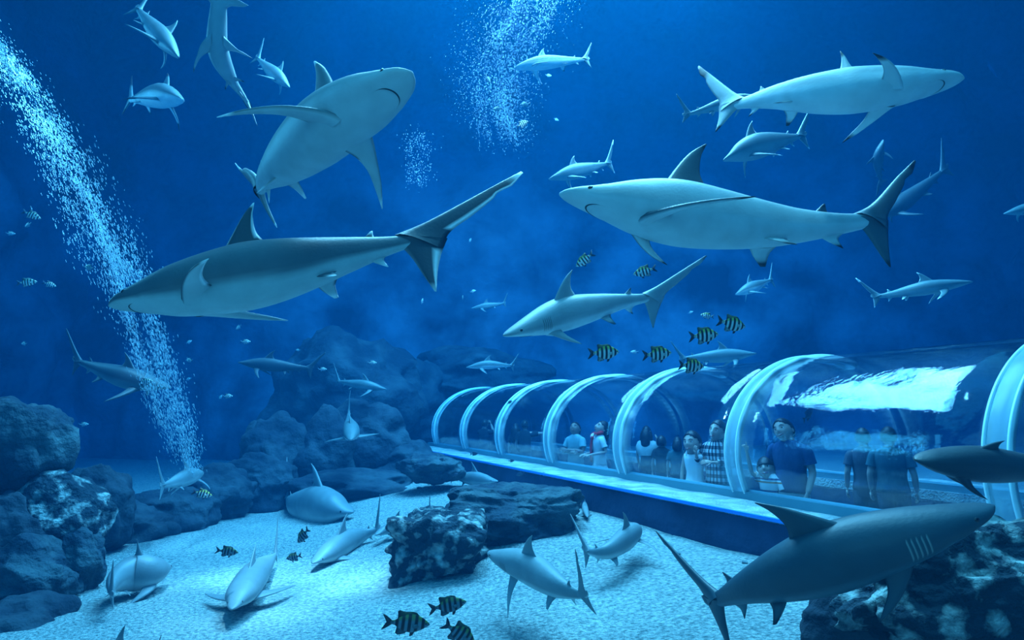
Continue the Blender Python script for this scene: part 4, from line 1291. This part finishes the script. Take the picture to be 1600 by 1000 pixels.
def stripes(nt, tc, p):
    sep = nt.nodes.new('ShaderNodeSeparateXYZ'); nt.links.new(tc.outputs['Object'], sep.inputs[0])
    mu = nt.nodes.new('ShaderNodeMath'); mu.operation = 'MULTIPLY'; mu.inputs[1].default_value = 9.5; nt.links.new(sep.outputs[2], mu.inputs[0])
    fr = nt.nodes.new('ShaderNodeMath'); fr.operation = 'FRACT'; nt.links.new(mu.outputs[0], fr.inputs[0])
    r = nt.nodes.new('ShaderNodeValToRGB'); r.color_ramp.interpolation = 'CONSTANT'
    r.color_ramp.elements[0].color = (.86, .88, .88, 1); r.color_ramp.elements[1].position = .42; r.color_ramp.elements[1].color = (.62, .20, .06, 1)
    for pos, c in ((.56, (.86, .88, .88, 1)), (.68, (.03, .08, .22, 1)), (.84, (.86, .88, .88, 1))):
        e = r.color_ramp.elements.new(pos); e.color = c
    nt.links.new(fr.outputs[0], r.inputs[0]); nt.links.new(r.outputs[0], p.inputs['Base Color'])
def dots(nt, tc, p):
    v = nt.nodes.new('ShaderNodeTexVoronoi'); v.inputs['Scale'].default_value = 17; nt.links.new(tc.outputs['Object'], v.inputs['Vector'])
    r = nt.nodes.new('ShaderNodeValToRGB'); r.color_ramp.interpolation = 'CONSTANT'
    r.color_ramp.elements[0].color = (.85, .82, .80, 1); r.color_ramp.elements[1].position = .36; r.color_ramp.elements[1].color = (.75, .035, .05, 1)
    nt.links.new(v.outputs['Distance'], r.inputs[0]); nt.links.new(r.outputs[0], p.inputs['Base Color'])
def folds(c1, c2, k=24):
    def f(nt, tc, p):
        sep = nt.nodes.new('ShaderNodeSeparateXYZ'); nt.links.new(tc.outputs['Object'], sep.inputs[0])
        n = nt.nodes.new('ShaderNodeTexNoise'); n.inputs['Scale'].default_value = 9
        mp = nt.nodes.new('ShaderNodeMapping'); mp.inputs['Scale'].default_value = (1.6, 1.6, .5)
        nt.links.new(tc.outputs['Object'], mp.inputs[0]); nt.links.new(mp.outputs[0], n.inputs['Vector'])
        mx = nt.nodes.new('ShaderNodeMix'); mx.data_type = 'RGBA'; mx.inputs[6].default_value = (*c1, 1); mx.inputs[7].default_value = (*c2, 1)
        nt.links.new(n.outputs['Fac'], mx.inputs[0]); nt.links.new(mx.outputs[2], p.inputs['Base Color'])
        b = nt.nodes.new('ShaderNodeBump'); b.inputs['Strength'].default_value = .5; b.inputs['Distance'].default_value = .03
        nt.links.new(n.outputs['Fac'], b.inputs['Height']); nt.links.new(b.outputs[0], p.inputs['Normal'])
    return f
MP = {'plaid': pattern_mat('plaid_cotton', plaid), 'stripes': pattern_mat('striped_cotton', stripes), 'scarf': pattern_mat('dotted_scarf', dots),
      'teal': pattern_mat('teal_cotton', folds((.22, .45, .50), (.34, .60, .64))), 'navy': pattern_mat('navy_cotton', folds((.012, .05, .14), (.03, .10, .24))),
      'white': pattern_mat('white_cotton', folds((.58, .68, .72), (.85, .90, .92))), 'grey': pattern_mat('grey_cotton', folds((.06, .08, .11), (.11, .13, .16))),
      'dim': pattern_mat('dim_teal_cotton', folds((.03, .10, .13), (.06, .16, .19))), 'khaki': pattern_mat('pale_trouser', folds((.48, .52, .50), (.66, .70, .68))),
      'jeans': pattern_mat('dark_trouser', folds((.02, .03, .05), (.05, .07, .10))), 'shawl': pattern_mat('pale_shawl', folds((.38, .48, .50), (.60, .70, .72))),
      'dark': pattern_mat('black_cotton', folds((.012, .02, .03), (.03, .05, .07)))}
M_SK = plain_mat('human_skin', (.62, .43, .36), rough=.55); M_SKD = plain_mat('human_skin_tan', (.40, .27, .22), rough=.55)
M_HAIR = noise_mat('black_hair', (.006, .007, .010), (.03, .03, .035), scale=14, rough=.4, bump=.15, bscale=40, spec=.5)
M_WHITE = plain_mat('eye_white', (.8, .82, .84), rough=.3); M_IRIS = plain_mat('dark_iris', (.015, .01, .008), rough=.2)
M_LIP = plain_mat('lips', (.42, .14, .13), rough=.5); M_TEETH = plain_mat('teeth', (.85, .86, .84), rough=.3)
M_CAMERA = plain_mat('camera_plastic', (.01, .012, .015), rough=.3)

def person(px, u, top_py, face, label, sex='m', head=(0, 0, 0), hair='short', shirt='teal', pants='khaki', arms=None, dress=False,
           sleeve='short', kid=False, skin=None, extra=None, detail=True, group=None, hs=1.0, heavy=1.0, smile=True, lean=0.0):
    """face: heading in degrees, 0 = straight towards the camera, + = to the picture's right"""
    r = cF + cR * ((px - 800) / FPX) + cU * ((500 - 680) / FPX)
    t = (u - (CAM - B6).dot(TN)) / r.dot(TN)
    P = CAM + r * t
    r2 = cF + cR * ((px - 800) / FPX) + cU * ((500 - top_py) / FPX)
    top = CAM + r2 * t
    H = top.z - FLOOR_Z
    k = H / 1.74
    loc = Vector((P.x, P.y, FLOOR_Z))
    root = empty('person', loc); tag(root, label, 'person', group)
    to_cam = Vector((CAM.x - loc.x, CAM.y - loc.y, 0)).normalized()
    yaw = math.atan2(to_cam.y, to_cam.x) - math.pi / 2 + math.radians(face)
    rot = Matrix.Rotation(yaw, 4, 'Z') @ Matrix.Rotation(math.radians(lean), 4, 'Y')
    skm = skin or M_SK
    f = (.88 if sex == 'f' else 1.0) * heavy
    if kid: f *= .92
    HK = hs * (1.22 if kid else 1.0) * (1.32 if detail else 1.18)
    def W(v): return rot @ (Vector(v) * k)
    a = arms or {}
    sx = .178 * f
    J = {'pelvis': (0, 0, .96), 'waist': (0, 0, 1.10), 'chest': (0, 0, 1.27), 'collar': (0, -.005, 1.395), 'neck': (0, 0, 1.49), 'skull': (0, .012, 1.55)}
    Rr = {'pelvis': (.135 * f, .10), 'waist': (.115 * f, .09), 'chest': (.135 * f, .10), 'collar': (.075, .065), 'neck': (.046 * (1 if sex == 'm' else .86), .05), 'skull': (.048, .05)}
    E = [('pelvis', 'waist'), ('waist', 'chest'), ('chest', 'collar'), ('collar', 'neck'), ('neck', 'skull')]
    dflt = {'L': ((-sx - .05, -.02, 1.13), (-sx - .06, .06, .90)), 'R': ((sx + .05, -.02, 1.13), (sx + .06, .06, .90))}
    hands = []
    for s, nm in ((-1, 'L'), (1, 'R')):
        el, wr = a.get(nm, dflt[nm])
        J['sh' + nm] = (s * sx * .92, 0, 1.375); J['el' + nm] = el; J['wr' + nm] = wr
        mid = (Vector(J['sh' + nm]) * .5 + Vector(el) * .5); J['up' + nm] = tuple(mid)
        md2 = (Vector(el) * .6 + Vector(wr) * .4); J['fo' + nm] = tuple(md2)
        ar = (1.0 if sex == 'm' else .78) * (.85 if kid else 1)
        Rr.update({'sh' + nm: .058 * ar, 'up' + nm: .050 * ar, 'el' + nm: .040 * ar, 'fo' + nm: .041 * ar, 'wr' + nm: .027 * ar})
        E += [('collar', 'sh' + nm), ('sh' + nm, 'up' + nm), ('up' + nm, 'el' + nm), ('el' + nm, 'fo' + nm), ('fo' + nm, 'wr' + nm)]
        J['hip' + nm] = (s * .085, 0, .88); J['kn' + nm] = (s * .095, .015, .48); J['ca' + nm] = (s * .095, -.01, .34); J['an' + nm] = (s * .095, -.02, .09); J['to' + nm] = (s * .11, .13, .03)
        Rr.update({'hip' + nm: .085 * f, 'kn' + nm: .055, 'ca' + nm: .055, 'an' + nm: .036, 'to' + nm: (.04, .028)})
        E += [('pelvis', 'hip' + nm), ('hip' + nm, 'kn' + nm), ('kn' + nm, 'ca' + nm), ('ca' + nm, 'an' + nm), ('an' + nm, 'to' + nm)]
        d = Vector(wr) - Vector(el)
        nr = Vector(a.get('n' + nm, (s * 1.0, 0.2, 0.2)))
        hands.append(hand_geo(Vector(wr), d, nr, fist=a.get('f' + nm, .35), point=a.get('point') == nm))
    body = skin_body({n: Vector(v) for n, v in J.items()}, E, Rr)
    hm = Matrix.Translation(Vector((0, .012, 1.512 - (HK - 1) * .235 - .012))) @ M3(*head) @ Matrix.Scale(HK, 4)
    def HT(geo): return ([hm @ Vector(v) for v in geo[0]], geo[1])
    full = merge(body, HT(head_geo(sex == 'f')), *hands)
    def part(name, geo, mat):
        return mesh_part(name, [W(v) for v in geo[0]], geo[1], mat, root)
    part('body', full, skm)
    part('hair', HT(hair_geo(hair)), M_HAIR)
    if detail:
        for sg in (1, -1):
            e = sph((sg * .030, .083, .120), .0125, sc3=(1.15, .6, .62)); part('eye', HT(([Vector(v) for v in e[0]], e[1])), M_WHITE)
            e = sph((sg * .030, .0895, .121), .0062, sc3=(1, .5, 1)); part('iris', HT(([Vector(v) for v in e[0]], e[1])), M_IRIS)
            e = tube_geo([(sg * .014, .101, .140), (sg * .030, .101, .146), (sg * .048, .086, .140)], [.003, .0042, .002], 6); part('eyebrow', HT(e), M_HAIR)
        w = .026 if smile else .018
        e = tube_geo([(-w, .094, .064), (-w * .5, .105, .058), (0, .109, .056), (w * .5, .105, .058), (w, .094, .064)], [.002, .0062, .0075, .0062, .002], 8); part('lips', HT(e), M_LIP)
        if smile:
            e = tube_geo([(-w * .75, .1015, .062), (0, .1135, .058), (w * .75, .1015, .062)], [.002, .0040, .002], 6); part('teeth', HT(e), M_TEETH)
    # shirt or dress
    hem = .90 if not dress else .60
    tr = [(1.475, .060, .060), (1.455, .098, .076), (1.43, .142 * f, .090), (1.385, .176 * f, .102), (1.32, .182 * f, .118), (1.22, .168 * f, .117), (1.12, .155 * f, .110), (1.02, .160 * f, .115), (.95, .170 * f, .122), (.90, .176 * f, .126)]
    if sex == 'f': tr = [(z, rx * (.93 if 1.05 < z < 1.2 else 1), ry * (1.08 if 1.25 < z < 1.36 else 1)) for z, rx, ry in tr]
    if dress: tr = tr[:-2] + [(1.0, .17 * f, .13), (.85, .22 * f, .18), (.70, .26 * f, .22), (.60, .28 * f, .24)]
    if dress or sleeve == 'none': tr = [q for q in tr if q[0] < 1.40]
    V, F = loft([(z, rx, ry, 0, 0.0) for z, rx, ry in tr], 32)
    for i, v in enumerate(V):   # soft folds
        if v.z < 1.3:
            q = noise.noise(Vector((v.x * 9, v.y * 9, v.z * 3))) * .010 * min(1, (1.32 - v.z) * 5)
            an = math.atan2(v.y, v.x)
            if dress and v.z < 1.0: q += .014 * math.sin(an * 11) * (1.0 - v.z) * 2
            v.x *= 1 + q * 6; v.y *= 1 + q * 6
    geos = [(V, F)]
    if sleeve != 'none':
        for s, nm in ((-1, 'L'), (1, 'R')):
            sh, up, el, wr = Vector((s * sx * .74, 0, 1.385)), Vector(J['up' + nm]), Vector(J['el' + nm]), Vector(J['wr' + nm])
            ar = (1.0 if sex == 'm' else .80) * (.88 if kid else 1)
            if sleeve == 'short':
                e2 = up * .7 + el * .3
                P2, R2 = smooth_chain([sh, Vector(J['sh' + nm]) + Vector((s * .004, 0, -.022)), up, e2], [.045, .062 * ar, .064 * ar, .066 * ar])
            else:
                w2 = el * .25 + wr * .75
                P2, R2 = smooth_chain([sh, Vector(J['sh' + nm]) + Vector((s * .004, 0, -.022)), up, el, w2], [.045, .062 * ar, .066 * ar, .058 * ar, .044 * ar])
            geos.append(tube_geo(P2, R2, 16, cap=False))
    else:
        for s in (-1, 1):
            P2, R2 = smooth_chain([(s * .10 * f, .085, 1.36), (s * .105 * f, .06, 1.42), (s * .105 * f, 0, 1.445), (s * .10 * f, -.07, 1.37)], [.012, .010, .010, .012])
            geos.append(tube_geo(P2, R2, 8))
    sh_o = part('dress' if dress else 'shirt', merge(*geos), MP[shirt])
    so = sh_o.modifiers.new('cloth', 'SOLIDIFY'); so.thickness = .006 * k; so.offset = 1
    if not dress:
        tg = [loft([(1.0, .150 * f, .108, 0, 0), (.93, .165 * f, .120, 0, 0), (.86, .172 * f, .122, 0, 0), (.80, .16 * f, .115, 0, 0)], 24)]
        if pants == 'white':
            tg = [loft([(1.0, .150 * f, .108, 0, 0), (.90, .18 * f, .13, 0, 0), (.75, .24 * f, .18, 0, 0), (.55, .29 * f, .24, 0, 0)], 24)]
        else:
            for s in (-1, 1):
                tg.append(tube_geo([(s * .085, 0, .88), (s * .09, .005, .70), (s * .095, .015, .48), (s * .095, -.01, .30), (s * .095, -.02, .10)], [.098 * f, .088, .072, .066, .062], 16))
        part('skirt' if pants == 'white' else 'trousers', merge(*tg), MP[pants])
    if extra: extra(part, J, HT, f)
    return root

def mesh_part(name, verts, faces, mat, root):
    me = bpy.data.meshes.new(name)
    me.from_pydata([tuple(v) for v in verts], [], faces)
    me.polygons.foreach_set('use_smooth', [True] * len(me.polygons))
    me.materials.append(mat)
    o = bpy.data.objects.new(name, me); COL.objects.link(o); o.parent = root
    return o

def belt_scarf(part, J, HT, f):
    P, R = smooth_chain([(-.06, .11, 1.45), (-.09, .0, 1.49), (0, -.08, 1.50), (.09, 0, 1.49), (.06, .11, 1.45), (.0, .135, 1.38)], [.03, .034, .034, .034, .034, .03])
    g1 = tube_geo(P, R, 10)
    P, R = smooth_chain([(.02, .13, 1.42), (.03, .15, 1.25), (.035, .15, 1.08), (.035, .145, .96)], [.04, .05, .052, .05])
    g2 = tube_geo(P, R, 10, .35, nrm=Vector((0, 1, 0)))
    P, R = smooth_chain([(.07, .06, 1.47), (.13, -.05, 1.42), (.13, -.13, 1.32), (.12, -.15, 1.22)], [.035, .04, .045, .03])
    g3 = tube_geo(P, R, 10, .5, nrm=Vector((0, -1, 0)))
    part('scarf', merge(g1, g2, g3), MP['scarf'])
def camera_up(part, J, HT, f):
    v, fc = box_geo((-.06, .30, 1.60), (.06, .36, 1.69)); part('camera', merge(([Vector(q) for q in v], fc), tube_geo([(0, .36, 1.645), (0, .44, 1.66)], [.035, .038], 14)), M_CAMERA)
def shawl(part, J, HT, f):
    V, F = loft([(1.46, .09, .08, 0, 0), (1.40, .19, .12, 0, 0), (1.30, .23, .15, 0, -.01), (1.20, .22, .15, 0, -.02), (1.12, .17, .14, 0, -.03)], 28)
    part('shawl', (V, F), MP['shawl'])

FWD = .45
person(899, .50, 657, -38, 'man in a teal t-shirt with arms crossed, looking up, in the middle of the tunnel', 'm', head=(14, 30, 8), hair='short', shirt='teal', pants='khaki', skin=M_SKD,
       arms={'L': ((-.235, .06, 1.15), (.06, .22, 1.18)), 'R': ((.235, .05, 1.14), (-.09, .20, 1.14)), 'nL': (0, 1, .3), 'nR': (0, 1, .3)})
person(936, .62, 655, -72, 'woman with a red dotted scarf and bent arm, looking up, beside the man in teal', 'f', head=(8, 34, 0), hair='ponytail', shirt='white', pants='white',
       arms={'L': ((-.215, -.06, 1.15), (-.12, .22, 1.10)), 'R': ((.215, -.06, 1.15), (.10, .24, 1.10)), 'nL': (0, .2, 1), 'nR': (0, .2, 1)}, extra=belt_scarf, smile=False)
person(1083, .40, 672, -22, 'smiling girl with pigtails in a sleeveless white dress, beside the woman in plaid', 'f', head=(-6, 8, 6), hair='pigtails', shirt='white', dress=True, sleeve='none', kid=True,
       arms={'L': ((-.20, -.01, 1.14), (-.20, .05, .90)), 'R': ((.20, -.01, 1.14), (.20, .05, .90))})
person(1119, .52, 655, -28, 'smiling woman in a black and white plaid shirt, one hand on the girl', 'f', head=(-2, 10, -8), hair='ponytail', shirt='plaid', pants='jeans', sleeve='long', heavy=1.1,
       arms={'R': ((.26, .04, 1.10), (.22, .16, 1.26)), 'L': ((-.245, -.02, 1.16), (-.02, .20, 1.18)), 'nR': (0, .8, .6), 'nL': (0, .6, .5)})
person(1199, .40, 711, -30, 'small boy in a striped shirt pointing up with a raised arm', 'm', head=(12, 22, 14), hair='bowl', shirt='stripes', pants='khaki', kid=True, hs=1.1,
       arms={'R': ((.23, .12, 1.46), (.25, .20, 1.80)), 'L': ((-.25, .02, 1.16), (-.22, .14, .98)), 'point': 'R', 'nR': (0, -1, 0)})
person(1232, .50, 650, -24, 'tall man in a navy t-shirt looking up to the left, behind the boy', 'm', head=(-6, 14, 22), hair='short', shirt='navy', pants='khaki', heavy=1.08,
       arms={'L': ((-.235, -.02, 1.12), (-.21, .10, .90)), 'R': ((.26, -.04, 1.13), (.27, .02, .88))})
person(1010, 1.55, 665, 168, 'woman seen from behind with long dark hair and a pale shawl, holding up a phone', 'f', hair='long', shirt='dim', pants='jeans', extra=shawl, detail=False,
       arms={'L': ((-.21, -.01, 1.13), (-.2, .1, .92)), 'R': ((.20, .10, 1.18), (.16, .28, 1.42))})
person(1033, 1.6, 680, 180, 'child seen from behind with short dark hair between two dim visitors', 'm', hair='short', shirt='dark', pants='jeans', detail=False, kid=True)
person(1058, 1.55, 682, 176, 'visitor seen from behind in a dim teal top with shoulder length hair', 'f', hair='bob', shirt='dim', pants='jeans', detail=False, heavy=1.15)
person(1348, 1.75, 668, 186, 'man seen from behind in a grey t-shirt behind the bright streak on the glass', 'm', hair='short', shirt='grey', pants='jeans', detail=False)
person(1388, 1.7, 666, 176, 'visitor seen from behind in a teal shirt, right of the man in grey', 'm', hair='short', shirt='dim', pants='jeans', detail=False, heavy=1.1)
person(757, .9, 655, 150, 'visitor raising a black camera between the far joint bands', 'm', hair='short', shirt='dark', pants='jeans', detail=False, extra=camera_up,
       arms={'L': ((-.22, .16, 1.36), (-.07, .26, 1.60)), 'R': ((.22, .16, 1.36), (.07, .26, 1.60))})
person(806, 1.0, 661, 170, 'dim visitor with long dark hair standing close to one who points', 'f', hair='long', shirt='dark', pants='jeans', detail=False)
person(820, 1.1, 656, 170, 'dim visitor seen from behind, one arm stretched out pointing right', 'm', hair='short', shirt='dark', pants='jeans', detail=False,
       arms={'R': ((.44, .08, 1.38), (.68, .15, 1.45)), 'L': ((-.235, -.02, 1.12), (-.21, .10, .90)), 'point': 'R', 'nR': (0, 0, 1)})
